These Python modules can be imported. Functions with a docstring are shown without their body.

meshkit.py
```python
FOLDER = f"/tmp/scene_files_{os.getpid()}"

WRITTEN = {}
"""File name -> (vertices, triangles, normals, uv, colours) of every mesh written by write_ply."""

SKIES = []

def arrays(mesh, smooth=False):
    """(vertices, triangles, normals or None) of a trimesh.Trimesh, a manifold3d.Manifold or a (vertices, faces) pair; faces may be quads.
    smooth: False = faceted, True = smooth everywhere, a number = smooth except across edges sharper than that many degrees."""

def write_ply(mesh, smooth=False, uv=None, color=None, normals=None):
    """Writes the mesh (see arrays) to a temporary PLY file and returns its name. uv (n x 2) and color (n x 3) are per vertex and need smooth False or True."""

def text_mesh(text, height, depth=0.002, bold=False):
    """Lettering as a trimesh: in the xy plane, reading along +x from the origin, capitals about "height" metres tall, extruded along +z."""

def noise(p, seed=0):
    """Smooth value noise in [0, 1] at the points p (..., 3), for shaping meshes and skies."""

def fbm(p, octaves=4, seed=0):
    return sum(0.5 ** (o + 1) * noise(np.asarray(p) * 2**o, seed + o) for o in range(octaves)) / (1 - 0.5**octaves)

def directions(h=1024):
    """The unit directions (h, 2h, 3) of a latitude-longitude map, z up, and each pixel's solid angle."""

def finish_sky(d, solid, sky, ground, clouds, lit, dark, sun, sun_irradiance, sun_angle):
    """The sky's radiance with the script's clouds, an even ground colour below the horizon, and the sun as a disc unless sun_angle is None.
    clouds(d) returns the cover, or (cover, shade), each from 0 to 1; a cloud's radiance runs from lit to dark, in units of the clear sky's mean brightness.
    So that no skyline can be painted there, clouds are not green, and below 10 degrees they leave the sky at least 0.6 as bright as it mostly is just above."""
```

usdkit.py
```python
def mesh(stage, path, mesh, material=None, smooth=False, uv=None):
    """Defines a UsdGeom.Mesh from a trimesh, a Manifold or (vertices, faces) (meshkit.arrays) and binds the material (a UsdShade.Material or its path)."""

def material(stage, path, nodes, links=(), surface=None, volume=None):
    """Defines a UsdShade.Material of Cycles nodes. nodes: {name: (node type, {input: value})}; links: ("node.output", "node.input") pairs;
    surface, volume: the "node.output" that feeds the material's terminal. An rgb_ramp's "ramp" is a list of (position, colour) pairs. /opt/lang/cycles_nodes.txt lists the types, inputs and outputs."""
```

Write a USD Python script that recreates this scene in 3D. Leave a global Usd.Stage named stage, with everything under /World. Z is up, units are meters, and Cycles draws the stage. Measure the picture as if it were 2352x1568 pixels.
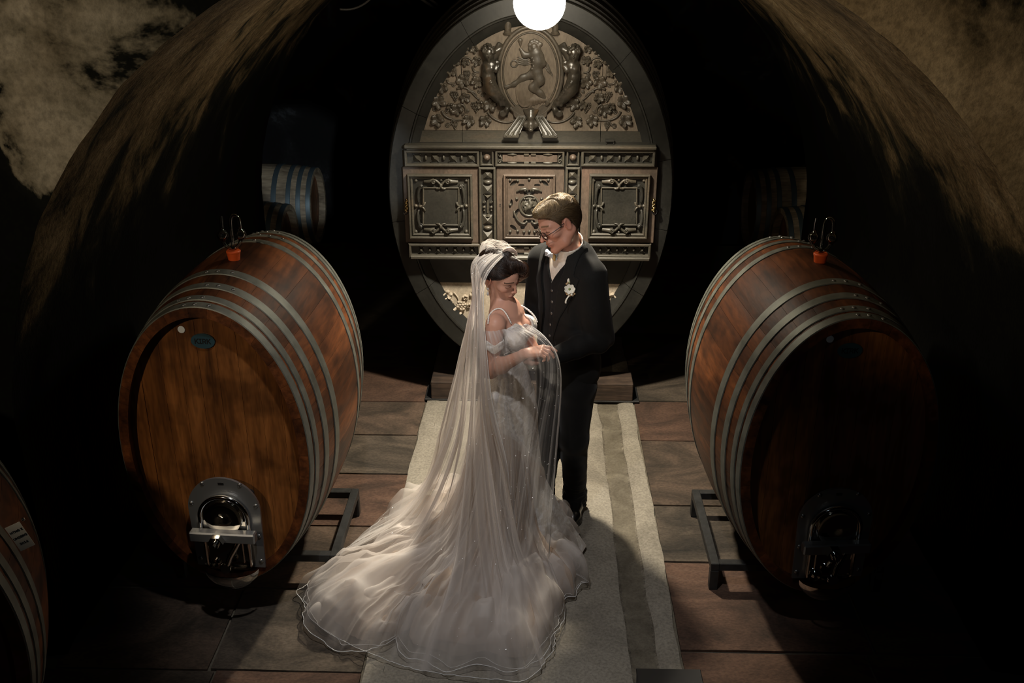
import math, random
import numpy as np, trimesh, manifold3d as m3, usdkit, meshkit
from pxr import Usd, UsdGeom, UsdLux, UsdShade, Gf, Sdf, Vt

stage = Usd.Stage.CreateInMemory()
UsdGeom.SetStageUpAxis(stage, 'Z')
UsdGeom.SetStageMetersPerUnit(stage, 1.0)
UsdGeom.Xform.Define(stage, '/World')
stage.SetDefaultPrim(stage.GetPrimAtPath('/World'))
UsdGeom.Scope.Define(stage, '/World/Looks')

# ------------------------------------------------------------------ camera, lights, exposure
EXPOSURE = 0.0
FPX = 35 / 36 * 2352
TH, PS, CAM = math.radians(23.4), math.radians(1.5), np.array([0.0, 0.0, 3.07])
FW = np.array([-math.sin(PS) * math.cos(TH), math.cos(PS) * math.cos(TH), -math.sin(TH)])
RT = np.array([math.cos(PS), math.sin(PS), 0.0])
UP = np.cross(RT, FW)
cam = UsdGeom.Camera.Define(stage, '/World/camera')
M = Gf.Matrix4d(*[float(x) for x in (*RT, 0, *UP, 0, *(-FW), 0, *CAM, 1)])
cam.AddTransformOp().Set(M)
cam.CreateFocalLengthAttr(35.0); cam.CreateHorizontalApertureAttr(36.0); cam.CreateVerticalApertureAttr(24.0)
cam.CreateClippingRangeAttr(Gf.Vec2f(0.05, 100)); cam.CreateFStopAttr(0.0)
cam.CreateExposureAttr(EXPOSURE)

LAMP = np.array([0.0, 5.2, 2.65])          # the glowing globe in front of the great cask
LAMP_EMIT = 52.0; LAMP_DOWN = 112.0
def sphere_light(name, pos, r, color, power):
    l = UsdLux.SphereLight.Define(stage, '/World/' + name)
    l.AddTranslateOp().Set(Gf.Vec3d(*map(float, pos)))
    l.CreateRadiusAttr(r); l.CreateColorAttr(Gf.Vec3f(*color)); l.CreateIntensityAttr(power); l.CreateNormalizeAttr(True)
    return l
# unseen lights on the viewer's side of the arch; most are added fills
def spot_light(name, pos, aim, r, color, power, cone, soft):
    pos, aim = np.asarray(pos, float), np.asarray(aim, float)
    l = sphere_light(name, pos, r, color, power); h = UsdLux.ShapingAPI.Apply(l.GetPrim()); h.CreateShapingConeAngleAttr(cone); h.CreateShapingConeSoftnessAttr(soft)
    z = pos - aim; z /= np.linalg.norm(z); x = np.cross([0, 0, 1.0], z); x = x / np.linalg.norm(x) if np.linalg.norm(x) > 1e-6 else np.array([1.0, 0, 0]); y = np.cross(z, x)
    l.ClearXformOpOrder(); l.AddTransformOp(opSuffix='aim').Set(Gf.Matrix4d(*[float(v) for v in (*x, 0, *y, 0, *z, 0, *pos, 1)]))
spot_light('left_gallery_light', (-2.3, 1.0, 2.8), (-1.25, 4.4, 1.75), .06, (1.0, .80, .56), 27.0, 27, .4)
spot_light('right_gallery_light', (-1.5, 1.0, 3.3), (2.3, 3.9, 3.02), .06, (1.0, .80, .56), 52.0, 25, .5)  # spot added to brighten the right wall and vault
spot_light('passage_light', (.9, .3, 3.0), (-1.98, 8.5, 1.04), .05, (.86, .94, 1.0), 190.0, 3.5, .4)  # narrow spot added to brighten the left rear barrel
spot_light('couple_light', (-.40, 2.3, 4.3), (-.30, 4.0, .75), .07, (.98, .97, 1.0), 60.0, 22, .6)  # spot added from above to light the couple and the train
spot_light('camera_light', (-.9, .5, 2.5), (-.02, 4.5, 1.50), .10, (1.0, .95, .90), 42.0, 5.8, .5)  # narrow spot added to light the two faces
sphere_light('stair_lamp_light', (.7, 0.3, 3.0), 0.10, (0.80, 0.90, 1.0), 1.7)  # cool fill added near the viewer, no lamp known there

# ------------------------------------------------------------------ pixels of the photograph -> world
def ray(px, py): return FW + RT * (px - 1176) / FPX - UP * (py - 784) / FPX
def atY(px, py, Y): d = ray(px, py); return CAM + d * (Y - CAM[1]) / d[1]
def atZ(px, py, Z): d = ray(px, py); return CAM + d * (Z - CAM[2]) / d[2]

# ------------------------------------------------------------------ mesh kit: a mesh is (vertices, triangles)
def cat(*ms):
    if len(ms) == 1 and isinstance(ms[0], list): ms = ms[0]
    vs, fs, n = [], [], 0
    for v, f in ms:
        vs.append(np.asarray(v, float)); fs.append(np.asarray(f, int) + n); n += len(v)
    return np.vstack(vs), np.vstack(fs)
def mani(m): q = m.to_mesh(); return np.array(q.vert_properties[:, :3], float), np.array(q.tri_verts, int)
def hull(pts): return mani(m3.Manifold.hull_points(np.asarray(pts, float)))
def move(m, d): return np.asarray(m[0], float) + np.asarray(d, float), m[1]
def xf(m, R, d=(0, 0, 0)): return np.asarray(m[0], float) @ np.asarray(R, float).T + np.asarray(d, float), m[1]
def flip(m): return m[0], np.asarray(m[1])[:, ::-1]
def box(c, s, bev=0.0):
    c, s = np.asarray(c, float), np.asarray(s, float) / 2
    P = []
    for a in (-1, 1):
        for b in (-1, 1):
            for d in (-1, 1):
                q = np.array([a, b, d]) * s
                if bev <= 0: P.append(q)
                else:
                    for k in range(3):
                        r = np.array([a, b, d]) * (s - bev); r[k] = q[k]; P.append(r)
    return move(hull(P), c)
def rotz(a): c, s = math.cos(a), math.sin(a); return np.array([[c, -s, 0], [s, c, 0], [0, 0, 1.0]])
def rotx(a): c, s = math.cos(a), math.sin(a); return np.array([[1.0, 0, 0], [0, c, -s], [0, s, c]])
def roty(a): c, s = math.cos(a), math.sin(a); return np.array([[c, 0, s], [0, 1.0, 0], [-s, 0, c]])
def grid(P, closeu=False, closev=False):
    P = np.asarray(P, float); nu, nv = P.shape[:2]
    I = np.arange(nu * nv).reshape(nu, nv)
    if closeu: I = np.vstack([I, I[:1]])
    if closev: I = np.hstack([I, I[:, :1]])
    a, b, c, d = I[:-1, :-1].ravel(), I[1:, :-1].ravel(), I[1:, 1:].ravel(), I[:-1, 1:].ravel()
    return P.reshape(-1, 3), np.vstack([np.stack([a, b, c], 1), np.stack([a, c, d], 1)])
def tube(pts, r, n=8, closed=False, caps=True):
    p = np.asarray(pts, float); k = len(p); r = np.broadcast_to(np.asarray(r, float), (k,))
    t = (np.roll(p, -1, 0) - np.roll(p, 1, 0)) if closed else np.gradient(p, axis=0)
    t /= np.linalg.norm(t, axis=1, keepdims=True) + 1e-12
    a = np.zeros_like(p); ref = np.array([0, 0, 1.0]) if abs(t[0, 2]) < .9 else np.array([1.0, 0, 0])
    prev = np.cross(t[0], ref); prev /= np.linalg.norm(prev)
    for i in range(k):
        prev = prev - t[i] * (prev @ t[i]); prev /= np.linalg.norm(prev) + 1e-12; a[i] = prev
    b = np.cross(t, a); ang = np.arange(n) * 2 * np.pi / n
    V = p[:, None] + r[:, None, None] * (np.cos(ang)[None, :, None] * a[:, None] + np.sin(ang)[None, :, None] * b[:, None])
    v, f = grid(V, closeu=closed, closev=True)
    if caps and not closed:
        m = len(v); v = np.vstack([v, p[:1], p[-1:]]); j = np.arange(n); jn = (j + 1) % n
        f = np.vstack([f, np.stack([j, jn, np.full(n, m)], 1), np.stack([(k - 1) * n + jn, (k - 1) * n + j, np.full(n, m + 1)], 1)])
    return v, f[:, ::-1]
def smooth_path(pts, n=24):
    from scipy.interpolate import CubicSpline
    p = np.asarray(pts, float)
    if len(p) == 2: return p[0] + np.linspace(0, 1, n)[:, None] * (p[1] - p[0])
    d = np.r_[0, np.cumsum(np.sqrt(np.linalg.norm(np.diff(p, axis=0), axis=1)))]
    return CubicSpline(d, p)(np.linspace(0, d[-1], n))
def lathe(prof, n=32):
    """prof: (radius, height) pairs from bottom to top, turned round z."""
    a = np.arange(n) * 2 * np.pi / n
    P = np.array([[(r * math.cos(t), r * math.sin(t), z) for t in a] for r, z in prof])
    v, f = grid(P, closev=True)
    return v, f[:, ::-1]
def cyl(c, r, h, axis='z', n=24, bev=0.0):
    b = min(bev, h / 3) or 1e-4
    m = lathe([(1e-5, -h / 2), (r - b, -h / 2), (r, -h / 2 + b), (r, h / 2 - b), (r - b, h / 2), (1e-5, h / 2)], n)
    if axis == 'y': m = xf(m, rotx(-math.pi / 2))
    if axis == 'x': m = xf(m, roty(math.pi / 2))
    return move(m, c)
def ball(c, r, sub=2):
    s = trimesh.creation.icosphere(sub, 1.0)
    return np.asarray(s.vertices) * np.asarray(r, float) + np.asarray(c, float), np.asarray(s.faces)
def extrude(poly, depth, holes=()):
    """polygon in the (x, z) plane -> solid from y = 0 to y = depth"""
    cs = m3.CrossSection([np.asarray(poly, float)], m3.FillRule.NonZero)
    for h in holes: cs = cs - m3.CrossSection([np.asarray(h, float)], m3.FillRule.NonZero)
    v, f = mani(m3.Manifold.extrude(cs, depth))
    return np.stack([v[:, 0], v[:, 2], v[:, 1]], 1), f[:, ::-1]
def ellipse(cx, cz, a, b, n=64, t0=0, t1=2 * math.pi):
    t = np.linspace(t0, t1, n, endpoint=(t1 - t0) < 6.28)
    return np.stack([cx + a * np.cos(t), cz + b * np.sin(t)], 1)
def text_on_wall(text, height, depth, bold=False):
    """lettering in the (x, z) plane facing -y, centred"""
    m = meshkit.text_mesh(text, height, depth, bold)
    v = np.asarray(m.vertices); v = v - (v.min(0) + v.max(0)) / 2 * [1, 1, 0]
    return np.stack([v[:, 0], -v[:, 2], v[:, 1]], 1), np.asarray(m.faces)

# ------------------------------------------------------------------ signed distance modelling
def smin(a, b, k): h = np.clip(.5 + .5 * (b - a) / k, 0, 1); return b + (a - b) * h - k * h * (1 - h)
def smax(a, b, k): return -smin(-a, -b, k)
def sd_ball(P, c, r): return np.linalg.norm(P - np.asarray(c, float), axis=1) - r
def sd_ell(P, c, r, R=None):
    q = P - np.asarray(c, float)
    if R is not None: q = q @ np.asarray(R)
    r = np.asarray(r, float); k0 = np.linalg.norm(q / r, axis=1); k1 = np.linalg.norm(q / r ** 2, axis=1)
    return np.where(k1 < 1e-9, -r.min(), k0 * (k0 - 1) / np.maximum(k1, 1e-9))
def sd_cap(P, a, b, ra, rb=None):
    a, b = np.asarray(a, float), np.asarray(b, float); rb = ra if rb is None else rb
    ab = b - a; t = np.clip((P - a) @ ab / (ab @ ab + 1e-12), 0, 1)
    return np.linalg.norm(P - a - t[:, None] * ab, axis=1) - (ra + (rb - ra) * t)
def sd_box(P, c, h, r=0.0, R=None):
    q = P - np.asarray(c, float)
    if R is not None: q = q @ np.asarray(R)
    q = np.abs(q) - (np.asarray(h, float) - r)
    return np.linalg.norm(np.maximum(q, 0), axis=1) + np.minimum(q.max(1), 0) - r
def chain(P, pts, rs, k=.02):
    d = None
    for i in range(len(pts) - 1):
        e = sd_cap(P, pts[i], pts[i + 1], rs[i], rs[i + 1]); d = e if d is None else smin(d, e, k)
    return d
def sdf_mesh(fn, lo, hi, h, relax=1):
    """surface nets of the zero level of fn(points); evaluates densely only near the surface"""
    lo, hi = np.asarray(lo, float), np.asarray(hi, float); c = 4
    n = (np.ceil((hi - lo) / h / c).astype(int) + 1) * c + 1
    cn = (n - 1) // c + 1
    ax = [lo[i] + np.arange(cn[i]) * h * c for i in range(3)]
    G = np.stack(np.meshgrid(*ax, indexing='ij'), -1)
    D = fn(G.reshape(-1, 3)).reshape(cn)
    near = np.abs(D) < h * c * 2.2
    full = np.repeat(np.repeat(np.repeat(np.where(D < 0, -1.0, 1.0), c, 0), c, 1), c, 2)
    nb = np.repeat(np.repeat(np.repeat(near, c, 0), c, 1), c, 2)
    s = tuple(slice(c // 2, c // 2 + n[i]) for i in range(3))
    full, nb = full[s].copy(), nb[s]
    n = np.array(full.shape)
    idx = np.argwhere(nb); vals = np.empty(len(idx))
    for i in range(0, len(idx), 400000):
        vals[i:i + 400000] = fn(lo + idx[i:i + 400000] * h)
    full[nb] = vals
    S = full < 0
    cs = sum(S[a:n[0] - 1 + a, b:n[1] - 1 + b, d:n[2] - 1 + d].astype(np.int8) for a in (0, 1) for b in (0, 1) for d in (0, 1))
    act = (cs > 0) & (cs < 8)
    cell = np.argwhere(act); vid = np.full(act.shape, -1); vid[act] = np.arange(len(cell))
    acc, cnt = np.zeros((len(cell), 3)), np.zeros(len(cell))
    for ax_ in range(3):
        o = [k for k in range(3) if k != ax_]
        for u in (0, 1):
            for w in (0, 1):
                a = cell.copy(); a[:, o[0]] += u; a[:, o[1]] += w; b = a.copy(); b[:, ax_] += 1
                fa, fb = full[tuple(a.T)], full[tuple(b.T)]
                m = (fa < 0) != (fb < 0); t = np.where(m, fa / np.where(m, fa - fb, 1), 0)
                p = a.astype(float); p[:, ax_] += t
                acc[m] += p[m]; cnt[m] += 1
    V = lo + acc / cnt[:, None] * h
    F = []
    for ax_ in range(3):
        u, w = (ax_ + 1) % 3, (ax_ + 2) % 3
        sl = [slice(1, -1)] * 3; sl[ax_] = slice(None, -1)
        s2 = list(sl); s2[ax_] = slice(1, None)
        A, B = S[tuple(sl)], S[tuple(s2)]
        off = np.ones(3, int); off[ax_] = 0
        for inside in (True, False):
            e = np.argwhere((A != B) & (A == inside)) + off
            if not len(e): continue
            q = []
            for du, dw in ((0, 0), (-1, 0), (-1, -1), (0, -1)):
                k = e.copy(); k[:, u] += du; k[:, w] += dw; q.append(vid[tuple(k.T)])
            q = np.stack(q, 1)
            if not inside: q = q[:, ::-1]
            F += [q[:, [0, 1, 2]], q[:, [0, 2, 3]]]
    F = np.vstack(F)
    F = F[(F >= 0).all(1)]
    for _ in range(relax):
        s_, k_ = np.zeros_like(V), np.zeros(len(V))
        for i in range(3):
            np.add.at(s_, F[:, i], V[F[:, (i + 1) % 3]]); np.add.at(k_, F[:, i], 1)
        V = V * .5 + .5 * s_ / np.maximum(k_, 1)[:, None]
    return V, F

# ------------------------------------------------------------------ scene kit
_used = {}
def _free(parent, name):
    k = (parent, name); n = _used.get(k, 0); _used[k] = n + 1
    return name if n == 0 else f'{name}_{n:03d}'
ORIGIN = {}
def _keys(prim, **kw):
    for k, v in kw.items():
        if v: prim.SetCustomDataByKey(k, v)
def thing(name, label, category, loc, group=None, kind=None):
    path = '/World/' + _free('/World', name)
    x = UsdGeom.Xform.Define(stage, path); loc = [float(c) for c in loc]
    x.AddTranslateOp().Set(Gf.Vec3d(*loc)); ORIGIN[path] = np.array(loc)
    _keys(x.GetPrim(), label=label, category=category, group=group, kind=kind)
    return path
def part(parent, name, m, mat, smooth=35, label=None, kind=None, col=None):
    """one mesh under the thing or part `parent`; vertices given in world space"""
    path = parent + '/' + _free(parent, name)
    o = ORIGIN[parent]; ORIGIN[path] = o
    me = usdkit.mesh(stage, path, (np.asarray(m[0], float) - o, np.asarray(m[1], int)), mat, smooth=True if col is not None else smooth)
    if col is not None:
        UsdGeom.PrimvarsAPI(me).CreatePrimvar('tint', Sdf.ValueTypeNames.Color3fArray, 'vertex').Set(Vt.Vec3fArray.FromNumpy(np.asarray(col, np.float32)))
    _keys(me.GetPrim(), label=label, kind=kind)
    return path
def single(name, m, mat, label, category, smooth=35, group=None, kind=None):
    path = '/World/' + _free('/World', name); o = np.asarray(m[0]).mean(0); ORIGIN[path] = np.zeros(3)
    me = usdkit.mesh(stage, path, m, mat, smooth=smooth)
    _keys(me.GetPrim(), label=label, category=category, group=group, kind=kind)
    return path
def structure(name, m, mat, smooth=35, label=None):
    path = '/World/' + _free('/World', name); ORIGIN[path] = np.zeros(3)
    if m is None: p = UsdGeom.Xform.Define(stage, path).GetPrim()
    else: p = usdkit.mesh(stage, path, m, mat, smooth=smooth).GetPrim()
    _keys(p, kind='structure', label=label)
    return path

# ------------------------------------------------------------------ materials
def M_(name, nodes, links, surface): return usdkit.material(stage, '/World/Looks/' + name, nodes, links, surface)
def plain(name, color, rough=.5, metal=0.0, **kw):
    return M_(name, {'p': ('principled_bsdf', dict(base_color=color, roughness=rough, metallic=metal, **kw))}, [], 'p.BSDF')
def wood(name, dark, mid, light, scale=(1, 1, 1), rough=.45, bump=.25, vary=.35, spec=.5):
    """long-grained wood: the mapping's small scale runs along the grain (object space = world space less the thing's place)"""
    return M_(name, {
        'tc': ('texture_coordinate', {}), 'oi': ('object_info', {}),
        'mp': ('mapping', {'scale': scale}),
        'n1': ('noise_texture', {'scale': 1.0, 'detail': 4, 'roughness': .62, 'distortion': .4}),
        'mp2': ('mapping', {'scale': tuple(s * 5 for s in scale)}),
        'n2': ('noise_texture', {'scale': 1.0, 'detail': 2, 'roughness': .6}),
        'n3': ('noise_texture', {'scale': 5.0, 'detail': 3, 'roughness': .6}),
        'r': ('rgb_ramp', {'ramp': [(0.25, dark), (0.5, mid), (0.75, light)]}),
        'fine': ('rgb_ramp', {'ramp': [(0.35, (.55, .55, .55)), (0.6, (1, 1, 1))]}),
        'stain': ('rgb_ramp', {'ramp': [(0.34, (.42, .40, .38)), (0.52, (1, 1, 1))]}),
        'mx': ('mix_color', {'blend_type': 'multiply', 'fac': .8}), 'mx2': ('mix_color', {'blend_type': 'multiply', 'fac': .8}),
        'ra': ('map_range', {'from_min': 0, 'from_max': 1, 'to_min': 1 - vary, 'to_max': 1 + vary}),
        'hs': ('hsv', {}),
        'b': ('bump', {'strength': bump, 'distance': .004}),
        'p': ('principled_bsdf', {'roughness': rough, 'specular_ior_level': spec})},
        [('tc.object', 'mp.vector'), ('tc.object', 'mp2.vector'), ('tc.object', 'n3.vector'), ('mp.vector', 'n1.vector'), ('mp2.vector', 'n2.vector'),
         ('n1.fac', 'r.fac'), ('n2.fac', 'fine.fac'), ('n3.fac', 'stain.fac'), ('r.color', 'mx.a'), ('fine.color', 'mx.b'),
         ('mx.result', 'mx2.a'), ('stain.color', 'mx2.b'), ('oi.random', 'ra.value'), ('ra.result', 'hs.value'), ('mx2.result', 'hs.color'),
         ('hs.color', 'p.base_color'), ('n2.fac', 'b.height'), ('b.normal', 'p.normal')], 'p.BSDF')
def mottled(name, cols, scale=3.0, rough=.9, detail=4, bump=.3, dist=.01, fine=40.0, fine_amt=.25, spec=.3, mapping=(1, 1, 1), distortion=0.6):
    return M_(name, {
        'g': ('geometry', {}), 'mp': ('mapping', {'scale': mapping}),
        'n1': ('noise_texture', {'scale': scale, 'detail': detail, 'roughness': .62, 'distortion': distortion}),
        'n2': ('noise_texture', {'scale': fine, 'detail': 2, 'roughness': .6}),
        'r': ('rgb_ramp', {'ramp': cols}),
        'f': ('rgb_ramp', {'ramp': [(.3, (1 - fine_amt,) * 3), (.65, (1 + 0 * fine_amt,) * 3)]}),
        'mx': ('mix_color', {'blend_type': 'multiply', 'fac': 1.0}),
        'ad': ('math', {'math_type': 'multiply_add', 'value2': .35}),
        'b': ('bump', {'strength': bump, 'distance': dist}),
        'p': ('principled_bsdf', {'roughness': rough, 'specular_ior_level': spec})},
        [('g.position', 'mp.vector'), ('mp.vector', 'n1.vector'), ('mp.vector', 'n2.vector'), ('n1.fac', 'r.fac'), ('n2.fac', 'f.fac'), ('r.color', 'mx.a'), ('f.color', 'mx.b'),
         ('mx.result', 'p.base_color'), ('n2.fac', 'ad.value1'), ('n1.fac', 'ad.value3'), ('ad.value', 'b.height'), ('b.normal', 'p.normal')], 'p.BSDF')

def blotchy(name, cols, scale, bias, top=.12, rough=.9, detail=7, bump=.5, dist=.02, fine=30., fine_amt=.35, mapping=(1, 1, 1), distortion=.4, spec=.3):
    """plaster or stone with black blotches, denser where the bias is low: bias = (x, y, z, constant) added to the noise before the ramp"""
    return M_(name, {
        'g': ('geometry', {}), 'mp': ('mapping', {'scale': mapping}),
        'n1': ('noise_texture', {'scale': scale, 'detail': detail, 'roughness': .62, 'distortion': distortion}),
        'n2': ('noise_texture', {'scale': fine, 'detail': 3, 'roughness': .65}),
        'n3': ('noise_texture', {'scale': scale * 2.6, 'detail': 3, 'roughness': .6}),
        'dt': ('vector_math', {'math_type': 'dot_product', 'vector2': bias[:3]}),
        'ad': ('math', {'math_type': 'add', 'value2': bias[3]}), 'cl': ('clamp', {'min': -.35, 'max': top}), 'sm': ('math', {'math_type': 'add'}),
        'r': ('rgb_ramp', {'ramp': cols}), 'f': ('rgb_ramp', {'ramp': [(.32, (1 - fine_amt,) * 3), (.6, (1, 1, 1))]}),
        'v': ('rgb_ramp', {'ramp': [(.3, (.62, .56, .48)), (.65, (1.05, 1.03, 1.0))]}),
        'mx': ('mix_color', {'blend_type': 'multiply', 'fac': 1.0}), 'mx2': ('mix_color', {'blend_type': 'multiply', 'fac': .8}),
        'a2': ('math', {'math_type': 'multiply_add', 'value2': .5}), 'b': ('bump', {'strength': bump, 'distance': dist}),
        'p': ('principled_bsdf', {'roughness': rough, 'specular_ior_level': spec})},
        [('g.position', 'mp.vector'), ('mp.vector', 'n1.vector'), ('mp.vector', 'n2.vector'), ('mp.vector', 'n3.vector'), ('g.position', 'dt.vector1'), ('dt.value', 'ad.value1'), ('ad.value', 'cl.value'),
         ('cl.result', 'sm.value1'), ('n1.fac', 'sm.value2'), ('sm.value', 'r.fac'), ('n2.fac', 'f.fac'), ('n3.fac', 'v.fac'), ('r.color', 'mx.a'), ('f.color', 'mx.b'), ('mx.result', 'mx2.a'), ('v.color', 'mx2.b'),
         ('mx2.result', 'p.base_color'), ('n2.fac', 'a2.value1'), ('n1.fac', 'a2.value3'), ('a2.value', 'b.height'), ('b.normal', 'p.normal')], 'p.BSDF')
# ================================================================== the setting: floor, vault, walls
rng = np.random.default_rng(7)
mat_plaster = blotchy('plaster_mouldy', [(0.36, (.003, .0035, .003)), (.465, (.007, .008, .006)), (.495, (.20, .185, .14)), (.57, (.38, .355, .285)), (.8, (.48, .45, .37))], 1.15, (0, 0, .36, -.85), top=.03, fine=34, fine_amt=.35, spec=.1, mapping=(1.25, 1, 1))
mat_vault = blotchy('vault_stone', [(0.33, (.004, .004, .003)), (.44, (.016, .015, .009)), (.53, (.11, .08, .042)), (.66, (.20, .145, .08)), (.8, (.24, .19, .12))], 1.9, (0, -.075, .42, -.52), fine=34, fine_amt=.55, mapping=(1.0, 1.5, 1.0), distortion=.4, bump=.8, spec=.1)  # bias turns it blacker downwards and towards the back
mat_plaster_brown = blotchy('plaster_brown', [(0.33, (.004, .005, .004)), (.43, (.016, .015, .009)), (.50, (.20, .155, .09)), (.64, (.32, .25, .15)), (.8, (.40, .32, .20))], 1.3, (0, 0, .36, -.74), fine=36, fine_amt=.4, spec=.1)
mat_black_wall = mottled('sooty_wall', [(0.45, (.004, .004, .004)), (.60, (.012, .012, .012)), (.72, (.06, .065, .07))], scale=2.2, detail=5, bump=.5, dist=.02, fine=40, fine_amt=.4)
mat_concrete = mottled('concrete', [(0.25, (.17, .15, .12)), (.5, (.30, .27, .215)), (.75, (.38, .345, .28))], scale=2.4, detail=5, bump=.25, dist=.004, fine=75, fine_amt=.35)
mat_gutter = mottled('gutter_concrete', [(0.3, (.08, .068, .048)), (.55, (.19, .165, .125)), (.75, (.32, .285, .225))], scale=6, detail=5, bump=.5, dist=.008, fine=90, fine_amt=.5)
mat_mortar = mottled('mortar', [(0.3, (.10, .085, .06)), (.7, (.20, .175, .13))], scale=6, fine=90)
mat_slab = [mottled(f'sandstone_{i}', [(0.28, d), (.46, m), (.62, l), (.78, h)], scale=2.6, detail=5, bump=.35, dist=.008, fine=70, fine_amt=.35, mapping=(.8, 1.3, 1), distortion=1.2)
            for i, (d, m, l, h) in enumerate([((.026, .022, .016), (.070, .051, .036), (.125, .086, .060), (.19, .145, .11)),
                                              ((.026, .023, .018), (.066, .053, .039), (.115, .090, .066), (.18, .148, .112)),
                                              ((.03, .022, .016), (.085, .05, .034), (.13, .075, .05), (.14, .105, .08))])]
XC, ZC, RV, YF, YB = -0.036, 1.0, 2.065, 3.5, 7.4
def vault_r(th, y):
    p = np.stack([np.cos(th) * RV, np.sin(th) * RV, y], -1)
    return RV + .05 * (meshkit.fbm(p * 1.6, 4, 3) - .5) + .03 * (meshkit.fbm(p * [5., 5., 3.], 4, 5) - .5)
def vault_pt(s, y, off=0.0):
    """s in [0, 1] from the left wall's foot over the crown to the right wall's foot"""
    s, y = np.broadcast_arrays(np.asarray(s, float), np.asarray(y, float))
    tot = 2 * ZC + math.pi * RV; d = s * tot
    th = np.clip(math.pi - (d - ZC) / RV, 0, math.pi); r = vault_r(th, y) + off
    z = np.where(d < ZC, d, np.where(d > tot - ZC, tot - d, ZC + np.sin(th) * r))
    return np.stack([XC + np.cos(th) * r, y, z], -1)
S, Yg = np.meshgrid(np.linspace(0, 1, 260), np.linspace(YF, YB, 110), indexing='ij')
inner = grid(vault_pt(S, Yg)); outer = flip(grid(vault_pt(S[:, ::109] * 1.0, Yg[:, ::109], .5)))
ends = cat(flip(grid(np.stack([vault_pt(S[:, -1], Yg[:, -1]), vault_pt(S[:, -1], Yg[:, -1], .5)], 1))))
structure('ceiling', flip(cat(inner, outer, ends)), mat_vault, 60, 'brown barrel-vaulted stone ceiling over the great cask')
# front wall: plaster round the arch opening, its inner edge the same rough edge as the vault's
def front_wall(s0, s1, name, mat, label):
    s = np.linspace(s0, s1, 110); e = vault_pt(s, np.full_like(s, YF))
    tt = np.linspace(0, 1, 60) ** 1.4
    d = e - np.array([XC, YF, ZC * .8]); d[:, 1] = 0; d /= np.linalg.norm(d, axis=1, keepdims=True)
    P = e[:, None] + d[:, None] * (tt[None, :, None] * 2.6)
    P[..., 2] = np.maximum(P[..., 2], 0) if name != 'x' else P[..., 2]
    w = np.minimum(1, tt * 12)[None, :]
    P[..., 1] -= w * (.09 * (meshkit.fbm(P * [1.3, 0, 1.3], 4, 11) - .3) + .03 * meshkit.fbm(P * [6., 0, 6.], 3, 12))
    structure(name, flip(grid(P)), mat, 60, label)
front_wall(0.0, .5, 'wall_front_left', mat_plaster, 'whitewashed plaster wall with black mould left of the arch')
front_wall(.5, 1.0, 'wall_front_right', mat_plaster_brown, 'brownish stained plaster wall right of the arch')
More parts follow.
